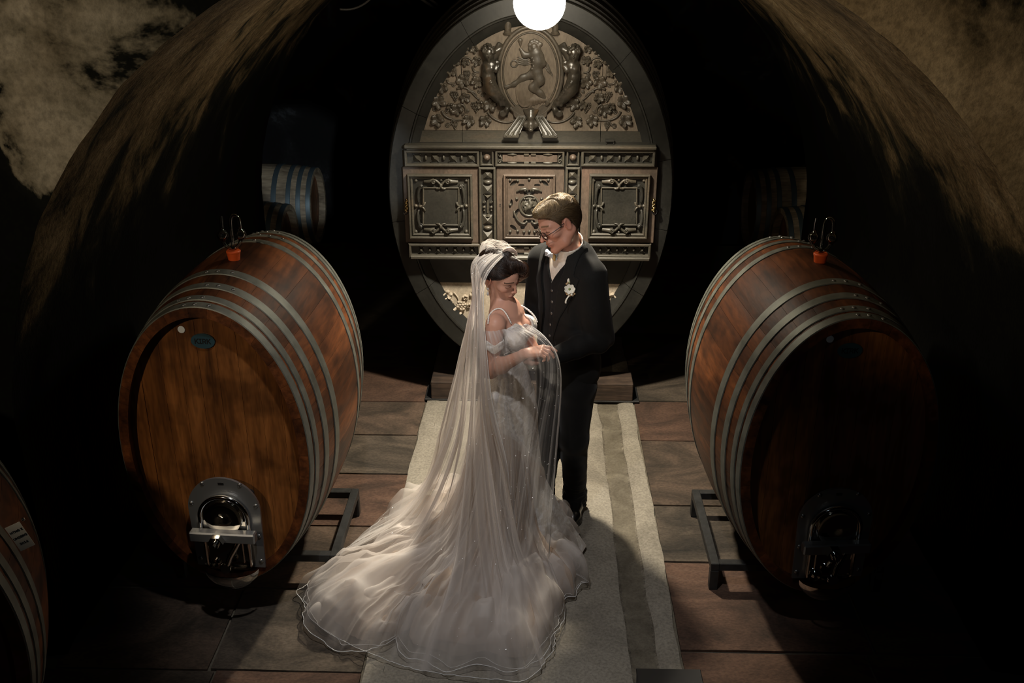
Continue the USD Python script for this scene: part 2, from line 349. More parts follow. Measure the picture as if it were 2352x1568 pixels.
# transverse chamber behind the vault
def plane(name, P, n, mat, amp, label, seed):
    P = np.asarray(P, float); u = np.linspace(0, 1, n)[:, None, None]; v = np.linspace(0, 1, n)[None, :, None]
    Q = (P[0] * (1 - u) + P[1] * u) * (1 - v) + (P[3] * (1 - u) + P[2] * u) * v
    nn = np.cross(P[1] - P[0], P[3] - P[0]); nn /= np.linalg.norm(nn)
    Q = Q + nn * (amp * (meshkit.fbm(Q * 1.7, 4, seed) - .5))[..., None]
    structure(name, grid(Q), mat, 60, label)
plane('wall_back', [(-5, 9.6, 0), (5, 9.6, 0), (5, 9.6, 3.6), (-5, 9.6, 3.6)], 70, mat_black_wall, .12, 'soot-black back wall of the cellar', 21)
plane('wall_left', [(-5, 7.4, 0), (-5, 9.6, 0), (-5, 9.6, 3.6), (-5, 7.4, 3.6)], 30, mat_black_wall, .1, 'dark end wall of the cross passage', 22)
plane('wall_right', [(5, 9.6, 0), (5, 7.4, 0), (5, 7.4, 3.6), (5, 9.6, 3.6)], 30, mat_black_wall, .1, 'dark end wall of the cross passage', 23)
plane('ceiling_back', [(-5, 9.6, 3.55), (5, 9.6, 3.55), (5, 7.4, 3.55), (-5, 7.4, 3.55)], 40, mat_black_wall, .1, 'dark ceiling of the cross passage', 24)

# floor: mortar bed, a concrete walkway with a gutter and kerb, sandstone slabs
FLOOR = structure('floor', None, None, label='stone-paved cellar floor with a concrete walkway')
Xg, Yg = np.meshgrid(np.linspace(-5, 5, 60), np.linspace(1.0, 9.6, 60), indexing='ij')
part(FLOOR, 'mortar_bed', grid(np.stack([Xg, Yg, -.018 + .004 * meshkit.noise(np.stack([Xg * 3, Yg * 3, Xg * 0], -1))], -1)), mat_mortar, 60)
def strip(x0f, x1f, y0, y1, zf, n=(26, 120)):
    u = np.linspace(0, 1, n[0])[:, None]; y = np.linspace(y0, y1, n[1])[None, :]
    X = x0f(y) * (1 - u) + x1f(y) * u; Y = y + 0 * u
    Z = zf(u + 0 * y, X, Y)
    top = np.stack([X, Y, Z], -1); bot = top.copy(); bot[..., 2] = -.06
    rim = [top[0], top[:, -1], top[-1, ::-1], top[::-1, 0]]
    ring = np.vstack(rim); low = ring.copy(); low[:, 2] = -.06
    return cat(grid(top), flip(grid(np.stack([ring, low], 1))))
nz = lambda x, y, s, k: meshkit.fbm(np.stack([x * s, y * s, 0 * x + k], -1), 4, int(k))
jag = lambda y, k, a: a * (meshkit.fbm(np.stack([y * 4, 0 * y + k, 0 * y], -1), 4, k) - .5)
part(FLOOR, 'concrete_walkway', strip(lambda y: -.66 + jag(y, 3, .05), lambda y: .43 + jag(y, 4, .03), 1.5, 7.2, lambda u, X, Y: .004 * (nz(X, Y, 5, 1) - .5) - .012 * np.clip((u - .93) / .07, 0, 1) ** 2), mat_concrete, 60)
part(FLOOR, 'gutter', strip(lambda y: .43 + jag(y, 4, .03), lambda y: .56 + jag(y, 5, .02), 1.5, 7.2, lambda u, X, Y: -.012 - .016 * np.sin(np.pi * u) + .005 * (nz(X, Y, 9, 2) - .5), (14, 160)), mat_gutter, 60, 'dark shallow drainage channel')
part(FLOOR, 'kerb', strip(lambda y: .56 + jag(y, 5, .02), lambda y: .665 + jag(y, 6, .035), 1.5, 7.2, lambda u, X, Y: .006 * np.sin(np.pi * u) - .012 * (1 - u) ** 3 + .005 * (nz(X, Y, 9, 3) - .5), (12, 160)), mat_concrete, 60)
part(FLOOR, 'kerb', strip(lambda y: -.745 + jag(y, 8, .04), lambda y: -.66 + jag(y, 3, .05), 1.5, 7.2, lambda u, X, Y: .004 * np.sin(np.pi * u) + .006 * (nz(X, Y, 9, 4) - .5), (10, 160)), mat_concrete, 60)
def slab(x0, x1, y0, y1, i):
    g = .007; nx, ny = max(3, int((x1 - x0) * 10)), max(3, int((y1 - y0) * 10))
    X, Y = np.meshgrid(np.linspace(x0 + g, x1 - g, nx), np.linspace(y0 + g, y1 - g, ny), indexing='ij')
    e = np.minimum.reduce([X - x0, x1 - X, Y - y0, y1 - Y]); wob = .012
    X = X + wob * (nz(X, Y, 3, 30 + i) - .5) * (e < .012); Y = Y + wob * (nz(X, Y, 3, 60 + i) - .5) * (e < .012)
    Z = .006 * (nz(X, Y, 2.2, 5 + i) - .5) - .006 * np.clip(1 - e / .03, 0, 1) + rng.uniform(-.003, .003)
    top = np.stack([X, Y, Z], -1); ring = np.vstack([top[0], top[:, -1], top[-1, ::-1], top[::-1, 0]]); low = ring.copy(); low[:, 2] = -.05
    part(FLOOR, 'paving_slab', cat(grid(top), flip(grid(np.stack([ring, low], 1)))), mat_slab[i % 3], 60)
k = 0
for side, ys in ((-1, [2.0, 2.75, 3.42, 4.0, 4.55, 5.10, 5.58, 6.05, 6.6, 7.3]), (1, [2.0, 2.9, 3.6, 4.27, 4.8, 5.55, 6.1, 6.7, 7.3])):
    for j in range(len(ys) - 1):
        xs = [.665, .665 + .72 + .2 * ((j * 37) % 5) / 5, 2.06] if side > 0 else [-2.12, -1.33 - .2 * ((j * 53) % 4) / 4, -.745]
        if ys[j] < 3.4: xs = ([.665, 1.5, 2.4, 3.4] if side > 0 else [-3.4, -2.4, -1.4, -.745])
        for a in range(len(xs) - 1):
            slab(xs[a], xs[a + 1], ys[j], ys[j + 1], k); k += 1
# ================================================================== oval barrels on their stands
mat_oak = wood('barrel_oak', (.022, .007, .0025), (.105, .032, .009), (.20, .063, .017), scale=(9, 1.3, 9), rough=.52, bump=.2, vary=.34, spec=.28)
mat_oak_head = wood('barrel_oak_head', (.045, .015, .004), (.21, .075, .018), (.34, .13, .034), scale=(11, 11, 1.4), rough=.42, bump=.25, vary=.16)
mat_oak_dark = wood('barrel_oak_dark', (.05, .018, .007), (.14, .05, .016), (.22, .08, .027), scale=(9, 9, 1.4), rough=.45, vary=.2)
mat_hoop = M_('galvanised_hoop', {'g': ('geometry', {}), 'n': ('noise_texture', {'scale': 14., 'detail': 5}), 'r': ('rgb_ramp', {'ramp': [(.3, (.10, .105, .088)), (.7, (.19, .195, .165))]}),
    'rr': ('map_range', {'to_min': .42, 'to_max': .62}), 'p': ('principled_bsdf', {'metallic': .5})},
    [('g.position', 'n.vector'), ('n.fac', 'r.fac'), ('n.fac', 'rr.value'), ('r.color', 'p.base_color'), ('rr.result', 'p.roughness')], 'p.BSDF')
mat_hoop_blue = plain('blue_grey_hoop', (.13, .18, .205), .45, .55)
mat_pale_oak = wood('pale_oak', (.22, .17, .11), (.42, .34, .23), (.52, .43, .30), scale=(1.3, 9, 9), rough=.6, vary=.15)
mat_steel = plain('brushed_steel', (.42, .43, .43), .38, .85)
mat_chrome = plain('polished_steel', (.72, .70, .66), .09, 1.0)
mat_dark_steel = plain('dark_steel', (.05, .05, .05), .4, .6)
mat_stand = mottled('painted_stand', [(.3, (.020, .020, .019)), (.7, (.042, .042, .040))], scale=9, rough=.45, fine=60, bump=.1, dist=.002)
mat_rivet = plain('rivet_steel', (.30, .30, .29), .35, .9)
mat_white = plain('white_sticker', (.75, .80, .82), .5)
mat_plaque = plain('blue_plaque', (.025, .06, .075), .4)
mat_black = plain('black_lettering', (.006, .006, .007), .5)
mat_bung = plain('orange_silicone', (.72, .10, .015), .5)
mat_glass = M_('airlock_glass', {'t': ('transparent_bsdf', {'color': (.93, .95, .95)}), 'g': ('glossy_bsdf', {'color': (1, 1, 1), 'roughness': .03}), 'f': ('fresnel', {'IOR': 1.5}), 'm': ('mix_closure', {})}, [('f.fac', 'm.fac'), ('t.BSDF', 'm.closure1'), ('g.BSDF', 'm.closure2')], 'm.closure')
mat_card = plain('white_card', (.62, .60, .54), .8)

class Frame:
    """local (u right, t along the axis away from the viewer, z up) -> world"""
    def __init__(s, x, y, yaw): s.o, s.R = np.array([x, y, 0.0]), rotz(yaw)
    def __call__(s, p): return np.asarray(p, float) @ s.R.T + s.o
    def m(s, m): return s(m[0]), m[1]

def barrel(label, fr, a, b, zb, L, k, hoops, group=None, nst=34, heads=9, head_mat=None, hoop_mat=None, stave_mat=None, fitted=True, name='wine_barrel', rivets=True):
    zc = zb + b; T = thing(name, label, 'barrel', fr((0, L / 2, zb - k * a)), group)
    prof = lambda t: k * a * (1 - (2 * t / L - 1) ** 2)
    ang = np.linspace(0, 2 * np.pi, 721); arc = np.r_[0, np.cumsum(np.hypot(np.diff(a * np.cos(ang)), np.diff(b * np.sin(ang))))]
    P = lambda th, t, off: np.stack([(a + prof(t) + off) * np.cos(th), t + 0 * th, zc + (b + prof(t) + off) * np.sin(th)], -1)
    ts = np.linspace(0, L, 13); edge = .003
    r = np.random.default_rng(int(abs(fr.o[0]) * 1000) + int(fr.o[1] * 100)); cuts = np.cumsum(r.uniform(.75, 1.25, nst)); cuts = np.r_[0, cuts / cuts[-1]]
    for i in range(nst):
        th = np.interp(np.linspace(cuts[i], cuts[i + 1], 6) * arc[-1], arc, ang); dth = .0008
        th[0] += dth; th[-1] -= dth
        TH_, TT = np.meshgrid(th, ts, indexing='ij')
        offs = -.0010 * np.array([1, 0, 0, 0, 0, 1])[:, None]
        o = P(TH_, TT, offs); q = P(TH_, TT, -.042)
        ring = lambda A: np.vstack([A[0], A[:, -1], A[-1, ::-1], A[::-1, 0]])
        part(T, 'stave', fr.m(cat(flip(grid(o)), grid(q), grid(np.stack([ring(o), ring(q)], 1)))), stave_mat or mat_oak, 50)
    th = np.linspace(0, 2 * np.pi, 120, endpoint=False)
    for j, (t0, t1) in enumerate(hoops):
        rows = [(t0, .0), (t0 + .002, .0042), ((t0 + t1) / 2, .0046), (t1 - .002, .0042), (t1, .0)]
        G = np.array([P(th, t, o) for t, o in rows])
        hp = part(T, 'hoop', fr.m(flip(grid(G, closev=True))), hoop_mat or mat_hoop, 40)
        if rivets:
            tm = (t0 + t1) / 2; base = 1.57 + .12 * math.sin(j * 2.1) + (.02 if fr.o[0] < 0 else -.1)
            for dth in (-.14, 0, .11):
                c = P(np.array([base + dth]), np.array([tm]), .0045)[0]
                part(hp, 'rivet', fr.m(ball(c, (.009, .009, .005), 1)), mat_rivet, True)
    for t_in in ((.06, 0.026), (L - .06, -.026)):
        ai, bi = a + prof(t_in[0]) - .040, b + prof(t_in[0]) - .040
        xs = np.cumsum(np.r_[0, r.uniform(.8, 1.2, heads)]); xs = (xs / xs[-1] * 2 - 1) * ai
        for i in range(heads):
            x = np.linspace(xs[i] + .0006, xs[i + 1] - .0006, 8); zz = bi * np.sqrt(np.maximum(0, 1 - (x / ai) ** 2))
            poly = np.r_[np.stack([x, zc + zz], 1), np.stack([x[::-1], zc - zz[::-1]], 1)]
            m = extrude(poly, .026); dy = r.uniform(-.0015, .0015)
            part(T, 'head_board', fr.m(move(m, (0, t_in[0] + dy if t_in[1] > 0 else t_in[0] - .026, 0))), head_mat or mat_oak_head, 50)
    return T

def steel_hatch(T, fr, u0, w0, t0, s=1.0):
    """the cleaning hatch on the barrel's head: local u0, w0 = foot of the plate, t0 = depth of the head"""
    A = lambda m: fr.m((np.asarray(m[0]) * s + [u0, t0, w0], m[1]))
    th = np.linspace(0, math.pi, 33)
    outline = lambda w, c, f: np.r_[np.stack([w * np.cos(th), c + w * np.sin(th)], 1), [(-w * f, 0), (w * f, 0)]]
    PL = part(T, 'hatch_plate', A(move(extrude(outline(.165, .30, .96), .012), (0, -.012, 0))), mat_steel, 40, 'grey steel mounting plate')
    for (u, w) in ((-.085, .435), (.085, .435), (-.147, .33), (.147, .33), (-.145, .17), (.145, .17), (-.142, .035), (.142, .035)):
        part(PL, 'bolt', A(ball((u, -.012, w), (.011, .007, .011), 2)), mat_rivet, True)
    part(PL, 'stamped_label', A(box((0, -.0125, .437), (.026, .002, .012))), mat_black)
    arch = np.r_[[(-.108, -.03, .17)], np.stack([-.108 * np.cos(th), 0 * th - .03, .27 + .108 * np.sin(th)], 1), [(.108, -.03, .17)]]
    D = part(T, 'hatch_door', A(cat(tube(arch, .011, 10), move(extrude(outline(.098, .10, 1.0)[:, :], .016), (0, -.028, .17)), xf(lathe([(.088, 0), (.083, .016), (.06, .020), (.02, .012), (1e-5, .010)], 40), rotx(math.pi / 2), (0, -.026, .275)))), mat_chrome, 40, 'mirror-polished arched steel door')
    fr2 = [(-.1, .16), (-.1, .03)] + [(-.075 + .025 * math.cos(x), .03 + .0 + .025 * math.sin(x)) for x in np.linspace(math.pi, 1.5 * math.pi, 7)] + [(.075 + .025 * math.cos(x), .03 + .025 * math.sin(x)) for x in np.linspace(1.5 * math.pi, 2 * math.pi, 7)] + [(.1, .16)]
    loop = np.array([(u, -.03, w) for u, w in fr2])
    LD = part(T, 'lower_door', A(cat(tube(loop, .009, 8), move(extrude(np.array(fr2), .01), (0, -.026, 0)), move(extrude(np.array([(-.07, .15), (-.07, .03), (.07, .03), (.07, .15)]), .008), (0, -.034, 0)))), mat_chrome, 30, 'polished lower door with rounded corners')
    part(LD, 'spout', A(cat(tube([(.055, -.036, .15), (.02, -.062, .085), (.008, -.075, .05)], .013, 12), cyl((.0, -.078, .035), .026, .014, 'y', 20, .003))), mat_chrome, 40)
    part(LD, 'sampling_cup', A(xf(lathe([(.024, 0), (.024, .008), (.014, .014), (1e-5, .01)], 20), rotx(math.pi / 2), (-.06, -.034, .03))), mat_chrome, 40)
    CB = part(T, 'clamp_bar', A(box((0, -.060, .195), (.30, .045, .05), .006)), mat_steel, 30, 'horizontal steel clamp bar')
    hexa = np.stack([.036 * np.cos(np.arange(6) * np.pi / 3), .036 * np.sin(np.arange(6) * np.pi / 3)], 1)
    part(CB, 'clamp_nut', A(cat(move(extrude(hexa, .03), (-.02, -.112, .185)), cyl((-.02, -.118, .185), .02, .012, 'y', 16, .002), cyl((-.02, -.128, .185), .008, .012, 'y', 10, .001))), mat_chrome, 30)
    uu = np.linspace(-1, 1, 25)[:, None]; vv = np.linspace(0, 1, 10)[None, :]
    bowl = np.stack([uu * (.128 - .03 * vv ** 2) + 0 * vv, -.012 - .085 * np.sqrt(np.maximum(0, 1 - uu ** 2 * .98)) * (1 - .55 * vv ** 2), -.005 - .095 * vv * (1 - .25 * uu ** 2)], -1)
    bowl2 = bowl.copy(); bowl2[..., 1] += .004
    part(T, 'drip_tray', A(cat(flip(grid(bowl)), grid(bowl2))), mat_chrome, 60, 'curved polished drip tray')

HL = [(0.002, .042), (.057, .095), (.155, .203), (.285, .338)]
mirror = lambda H, L: H + [(L - t1, L - t0) for t0, t1 in H[::-1]]
LB, RB = 1.07, 1.10
frL, frR = Frame(-1.399, 3.762, math.radians(-3.2)), Frame(1.304, 3.745, math.radians(4.6))
BL = barrel('oval oak barrel left of the couple, white dot and lit front', frL, .418, .678, .22, LB, .135, mirror(HL, LB))
BR = barrel('oval oak barrel right of the couple, with its front in shadow', frR, .422, .672, .22, RB, .135, mirror(HL, RB))
def head_uv(fr, t, px, py):
    n = fr.R[:, 1]; c = fr((0, t, 0)); d = ray(px, py); p = CAM + d * (((c - CAM) @ n) / (d @ n)); q = (p - fr.o) @ fr.R
    return q[0], q[2]
for T, fr, foot, dot, plq in ((BL, frL, (534, 1296), (417, 756), (467, 782)), (BR, frR, (1897, 1322), (1906, 778), (1951, 804))):
    u, w = head_uv(fr, .0, *foot); steel_hatch(T, fr, u, w, .002)
    part(T, 'hatch_housing', fr.m(box((u, .030, w + .20), (.25, .056, .36), .01)), mat_dark_steel)
    u, w = head_uv(fr, .06, *dot); part(T, 'white_dot', fr.m(cyl((u, .0575, w), .016, .004, 'y', 24, .001)), mat_white, 40, 'round white sticker')
    u, w = head_uv(fr, .06, *plq)
    pl = part(T, 'plaque', fr.m(move(extrude(ellipse(u, w, .052, .034, 40), .006), (0, .053, 0))), mat_plaque, 40, 'small blue oval plaque')
    part(pl, 'lettering', fr.m(move(text_on_wall('KIRK', .022, .0025, True), (u, .0545, w))), mat_black)

def airlock(fr, a, b, zb, L, k, px, py, label, turn):
    zt = zb + 2 * b + k * a
    t = (atZ(px, py, zt) - fr.o) @ fr.R
    t1 = t[1]; zt = zb + 2 * b + k * a * (1 - (2 * t1 / L - 1) ** 2) - .004
    c = fr((t[0] * .0 + 0.012, t1, zt)); T = thing('airlock', label, 'airlock', c, 'glass airlocks on the barrels')
    part(T, 'bung', move(lathe([(1e-5, 0), (.026, 0), (.030, .034), (.032, .036), (.032, .042), (.029, .045), (1e-5, .045)], 28), c), mat_bung, 40, 'orange rubber bung')
    R = rotz(turn)
    pth = smooth_path([(-.036, 0, .205), (-.038, 0, .16), (-.039, 0, .115), (-.034, 0, .075), (0, 0, .054), (.032, 0, .075), (.040, 0, .118), (.041, 0, .165), (.034, 0, .198), (.016, 0, .206), (.003, 0, .185), (0, .0, .15), (0, .004, .10), (0, .004, .046)], 70)
    rad = np.full(70, .0085); z = pth[:, 2]; x = pth[:, 0]
    for bx in (-.039, .040): rad = np.maximum(rad, .0255 * np.sqrt(np.maximum(0, 1 - ((z - .117) / .026) ** 2)) * (np.abs(x - bx) < .02))
    outer = tube(pth, rad, 18, caps=False); inn = flip(tube(pth, rad - .0018, 18, caps=False))
    part(T, 'glass_tube', xf(cat(outer, inn), R, c), mat_glass, 60, 'clear glass tube with two bulbs')
airlock(frL, .418, .678, .22, LB, .135, 540, 594, 'double-bulb glass airlock in an orange bung on the left barrel', .15)
airlock(frR, .422, .672, .22, RB, .135, 1866, 601, 'double-bulb glass airlock in an orange bung on the right barrel', -.1)

def stand(xi, xo, y0, y1, h, label):
    T = thing('barrel_stand', label, 'barrel stand', ((xi + xo) / 2, (y0 + y1) / 2, 0), 'steel stands under the oval barrels')
    w = .042
    for x in (xi, xo):
        part(T, 'side_rail', box((x, (y0 + y1) / 2, h - w / 2), (w, y1 - y0 + w, w), .003), mat_stand)
        for y in (y0, y1): part(T, 'leg', box((x, y, (h - w) / 2), (w, w, h - w), .003), mat_stand)
    for y in (y0, y1): part(T, 'cross_rail', box(((xi + xo) / 2, y, h - w / 2), (abs(xi - xo) - w, w, w), .003), mat_stand)
stand(-.985, -1.76, 4.08, 4.66, .155, 'dark square-tube steel stand under the left barrel')
stand(.885, 1.68, 4.06, 4.70, .155, 'dark square-tube steel stand under the right barrel')

# far-left barrel, mostly outside the frame, with a tag hanging on its head
fr3 = Frame(-2.03, 2.36, math.radians(24))
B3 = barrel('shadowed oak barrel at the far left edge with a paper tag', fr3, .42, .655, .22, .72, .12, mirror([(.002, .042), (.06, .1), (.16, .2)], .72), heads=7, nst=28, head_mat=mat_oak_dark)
steel_hatch(B3, fr3, .10, .30, .058)
Tg = fr3((.30, .045, .86)); cc = atY(44, 1262, Tg[1]); u = (cc - fr3.o) @ fr3.R
tg = thing('paper_tag', 'white paper tag hanging askew on the far left barrel', 'tag', fr3((u[0], .045, u[2] - .05)))
R = roty(-.30)
part(tg, 'card', fr3.m(move(xf(box((0, 0, 0), (.046, .0016, .098)), R), (u[0], .045, u[2]))), mat_card)
for i, t in enumerate(('HTNG 3', 'UNSBRG', '2016')): part(tg, 'lettering', fr3.m(move(xf(move(text_on_wall(t, .0075, .001, True), (0, -.0016, .024 - .024 * i)), R), (u[0], .045, u[2]))), mat_black)
part(tg, 'pin', fr3.m(ball((u[0] + .02, .04, u[2] + .062), .006, 1)), mat_chrome, True)

# barrels lying crosswise in the passage behind
def rear_barrel(label, side, x0, y, z, lit):
    T = barrel(label, Frame(x0, y, math.radians(90 if side < 0 else -90)), .33, .33, z - .33, .94, .10, [(.002, .042), (.085, .125), (.17, .21), (.29, .335), (.605, .65), (.73, .77), (.815, .855), (.898, .938)],
               'barrels in the passage behind the arch', nst=24, heads=7, head_mat=mat_oak_dark, hoop_mat=mat_hoop_blue, stave_mat=mat_pale_oak, name='wine_barrel', rivets=False)
rear_barrel('pale oak barrel with blue-grey hoops, behind the left barrel', -1, -1.95, 8.58, .66, True)
rear_barrel('shadowed pale oak barrel standing before another, far left behind', -1, -2.03, 7.80, .54, False)
rear_barrel('pale oak barrel with blue-grey hoops, behind the right barrel', 1, 1.86, 8.58, .66, True)
rear_barrel('shadowed pale oak barrel standing before another, far right behind', 1, 1.97, 7.80, .54, False)
for side, x in ((-1, -2.47), (1, 2.38)):
    for y, h, w in ((7.80, .185, 'front'), (8.58, .305, 'rear')):
        T = thing('barrel_rack', f"dark timber rack carrying the {w} barrel in the {'left' if side < 0 else 'right'} passage", 'rack', (x, y, 0))
        for d in (-.30, .30):
            part(T, 'bearer', box((x + d, y, h - .06), (.09, .56, .08), .004), mat_oak_dark)
            for e in (-.22, .22): part(T, 'post', box((x + d, y + e, (h - .10) / 2), (.08, .08, h - .10), .004), mat_oak_dark)
            for e in (-.17, .17): part(T, 'chock', hull([(x + d + a, y + e + b, z) for a in (-.04, .04) for b, z in ((-.05, h - .02), (.05, h - .02), (.05 if e > 0 else -.05, h + .035))]), mat_oak_dark)
# ================================================================== the great carved cask
mat_tun = mottled('dark_oiled_oak', [(.3, (.010, .010, .008)), (.55, (.020, .020, .017)), (.75, (.032, .031, .026))], scale=5, rough=.5, fine=70, fine_amt=.3, bump=.15, dist=.003, mapping=(1, 1, 1), spec=.5)
mat_tun_edge = mottled('dark_hoop_iron', [(.3, (.020, .020, .017)), (.7, (.05, .048, .042))], scale=7, rough=.35, fine=80, bump=.12, dist=.002, spec=.6)
mat_carve_bg = mottled('aged_carved_oak', [(.28, (.12, .096, .071)), (.5, (.20, .162, .122)), (.66, (.265, .215, .165)), (.8, (.28, .18, .11))], scale=2.6, rough=.6, fine=60, fine_amt=.3, bump=.15, dist=.003, mapping=(1.3, 1, .5), spec=.35)
mat_carve = mottled('carved_relief_oak', [(.3, (.055, .047, .036)), (.55, (.095, .08, .06)), (.75, (.135, .108, .078))], scale=6, rough=.42, fine=90, fine_amt=.3, bump=.12, dist=.002, spec=.6)
mat_putto = mottled('waxed_dark_carving', [(.3, (.030, .027, .021)), (.6, (.065, .056, .043)), (.78, (.12, .075, .04))], scale=9, rough=.30, fine=90, fine_amt=.25, bump=.1, dist=.002, spec=.7)
mat_hatch = mottled('hatch_oak', [(.3, (.045, .042, .033)), (.55, (.075, .068, .052)), (.78, (.12, .09, .06))], scale=3.5, rough=.42, fine=80, fine_amt=.3, bump=.12, dist=.002, mapping=(.6, 1, 1.6), spec=.6)
mat_hatch_dark = mottled('hatch_dark_carving', [(.3, (.020, .020, .017)), (.6, (.04, .038, .031)), (.8, (.06, .052, .04))], scale=5, rough=.38, fine=80, fine_amt=.3, bump=.1, dist=.002, spec=.65)
mat_hatch_red = mottled('hatch_reddish_oak', [(.3, (.075, .058, .045)), (.55, (.12, .088, .066)), (.78, (.16, .10, .075))], scale=3.5, rough=.45, fine=80, fine_amt=.3, bump=.12, dist=.002, mapping=(1.2, 1, .6), spec=.5)
mat_brass = plain('worn_brass', (.62, .47, .22), .25, 1.0)
TX, TZ, TA, TB, TY = -.045, 1.424, .885, 1.197, 6.06
CASK = thing('great_cask', 'huge upright oval cask with carved relief front and hatch doors', 'cask', (TX, TY + 1.0, .22))
PXS = 1217.5
def T2(px, py, Y=TY + .05): p = atY(px, py, Y); return p[0], p[2]
def T3(px, py, y): x, z = T2(px, py); return np.array([x, y, z])
def mir(m): return flip((np.asarray(m[0]) * [-1, 1, 1] + [2 * TX, 0, 0], m[1]))
# staves, hoops
tl = np.linspace(0, 2.1, 9); tprof = .085 * (1 - (2 * tl / 2.1 - 1) ** 2)
def tun_pt(th, i, off): return np.stack([TX + (TA + tprof[i] + off) * np.cos(th), TY + .09 + tl[i] + 0 * th, TZ + (TB + tprof[i] + off) * np.sin(th)], -1)
for s in range(44):
    th = np.linspace(s, s + 1, 5) / 44 * 2 * np.pi; th[0] += .0015; th[-1] -= .0015
    G = np.stack([tun_pt(th, i, 0) for i in range(9)], 1); Q = np.stack([tun_pt(th, i, -.05) for i in range(9)], 1)
    rg = lambda A: np.vstack([A[0], A[:, -1], A[-1, ::-1], A[::-1, 0]])
    part(CASK, 'stave', cat(flip(grid(G)), grid(Q), grid(np.stack([rg(G), rg(Q)], 1))), mat_tun, 50)
th = np.linspace(0, 2 * np.pi, 160, endpoint=False)
for t0, t1 in ((.015, .075), (.13, .19), (.30, .37), (.6, .67), (1.5, 1.57), (1.95, 2.01)):
    f = lambda t, o: np.stack([TX + (TA + np.interp(t, tl, tprof) + o) * np.cos(th), TY + .09 + t + 0 * th, TZ + (TB + np.interp(t, tl, tprof) + o) * np.sin(th)], -1)
    part(CASK, 'hoop', flip(grid(np.array([f(t0, 0), f(t0 + .002, .012), f(t1 - .002, .012), f(t1, 0)]), closev=True)), mat_tun_edge, 40)
# front ring in segments: outer band, ridge, bevelled inner band
RW = .170
def ring_pt(t, d, y): return np.stack([TX + (TA - d) * np.cos(t), y + 0 * t, TZ + (TB - d) * np.sin(t)], -1)
sec = [(.0, TY + .10), (.0, TY + .012), (.006, TY + .006), (.098, TY + .002), (.104, TY - .004), (.112, TY - .002), (.118, TY + .012), (RW - .006, TY + .040), (RW, TY + .046), (RW, TY + .10)]
cuts = np.radians([12, 48, 84, 118, 152, 188, 213, 240, 270, 300, 327, 350, 372])
for i in range(12):
    t = np.linspace(cuts[i] + .0012, cuts[i + 1] - .0012, 26)
    part(CASK, 'ring_segment', flip(grid(np.array([ring_pt(t, d, y) for d, y in sec] ), closeu=True)), mat_tun, 25)
# head boards
ZT0, ZT1 = T2(PXS, 300)[1], T2(PXS, 327)[1]      # foot of the carved field, top of the hatch
def ell_board(x0, x1, z0, z1, y0, y1, a=TA - RW + .03, b=TB - RW + .03):
    x = np.linspace(x0, x1, 60); h = b * np.sqrt(np.maximum(0, 1 - ((x - TX) / a) ** 2))
    zt, zb = np.minimum(TZ + h, z1), np.maximum(TZ - h, z0)
    ok = zt > zb + 1e-4; x, zt, zb = x[ok], zt[ok], zb[ok]
    return move(extrude(np.r_[np.stack([x, zb], 1), np.stack([x[::-1], zt[::-1]], 1)], y1 - y0), (0, y0, 0))
xj0, xj1 = T2(1060, 200)[0], T2(1383, 200)[0]
YB_ = TY + .055                                  # face of the carved boards
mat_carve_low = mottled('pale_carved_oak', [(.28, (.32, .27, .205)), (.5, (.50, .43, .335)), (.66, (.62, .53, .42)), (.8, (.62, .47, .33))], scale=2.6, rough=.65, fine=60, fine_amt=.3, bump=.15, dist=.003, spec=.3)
BOARD = []
for (x0, x1) in ((TX - .8, xj0 - .0015), (xj0 + .0015, xj1 - .0015), (xj1 + .0015, TX + .8)):
    BOARD.append(part(CASK, 'carved_board', ell_board(max(x0, TX - .71), min(x1, TX + .71), ZT0, 9, YB_, YB_ + .04), mat_carve_bg, 30))
    part(CASK, 'cross_board', ell_board(max(x0, TX - .71), min(x1, TX + .71), ZT1 - .03, ZT0 - .001, YB_ - .016, YB_ + .04), mat_hatch, 30)
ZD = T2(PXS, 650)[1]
part(CASK, 'cross_board', ell_board(TX - .71, TX + .71, ZD, 1.10, YB_ - .006, YB_ + .04), mat_tun, 30)  # dark board added in the band of the hatch's shadow, deepening it
LOW = part(CASK, 'lower_carved_board', ell_board(TX - .71, TX + .71, -9, ZD - .001, YB_, YB_ + .04), mat_carve_low, 30)

def leaf(px, py, rp, rot, y, depth=.016, seed=0):
    c = T3(px, py, y); r = rp / 2287 * 6.3; q = np.random.default_rng(seed)
    n = 60; t = np.linspace(0, 2 * np.pi, n, endpoint=False)
    lob = .66 + .26 * np.abs(np.cos(2.5 * (t - np.pi / 2))) ** .7 + .05 * np.cos(15 * t + seed) - .34 * np.exp(-((t - 1.5 * np.pi) / .22) ** 2)
    lob *= 1 + .12 * np.cos(t - q.uniform(0, 6))
    rows = []
    for f, h in ((1.0, -.1), (1.0, .55), (.92, .9), (.7, 1.05), (.45, .75), (.2, .45), (.02, .5)):
        v = 1 + .28 * np.cos(5 * (t - np.pi / 2)) * f * (f < .99) + .25 * np.cos(t + seed)
        x, z = r * lob * f * np.cos(t), r * lob * f * np.sin(t)
        rows.append(np.stack([x, -h * depth * np.where(h > 0, v, 1), z], -1))
    m = grid(np.array(rows), closev=True)
    return xf(m, roty(rot), c)
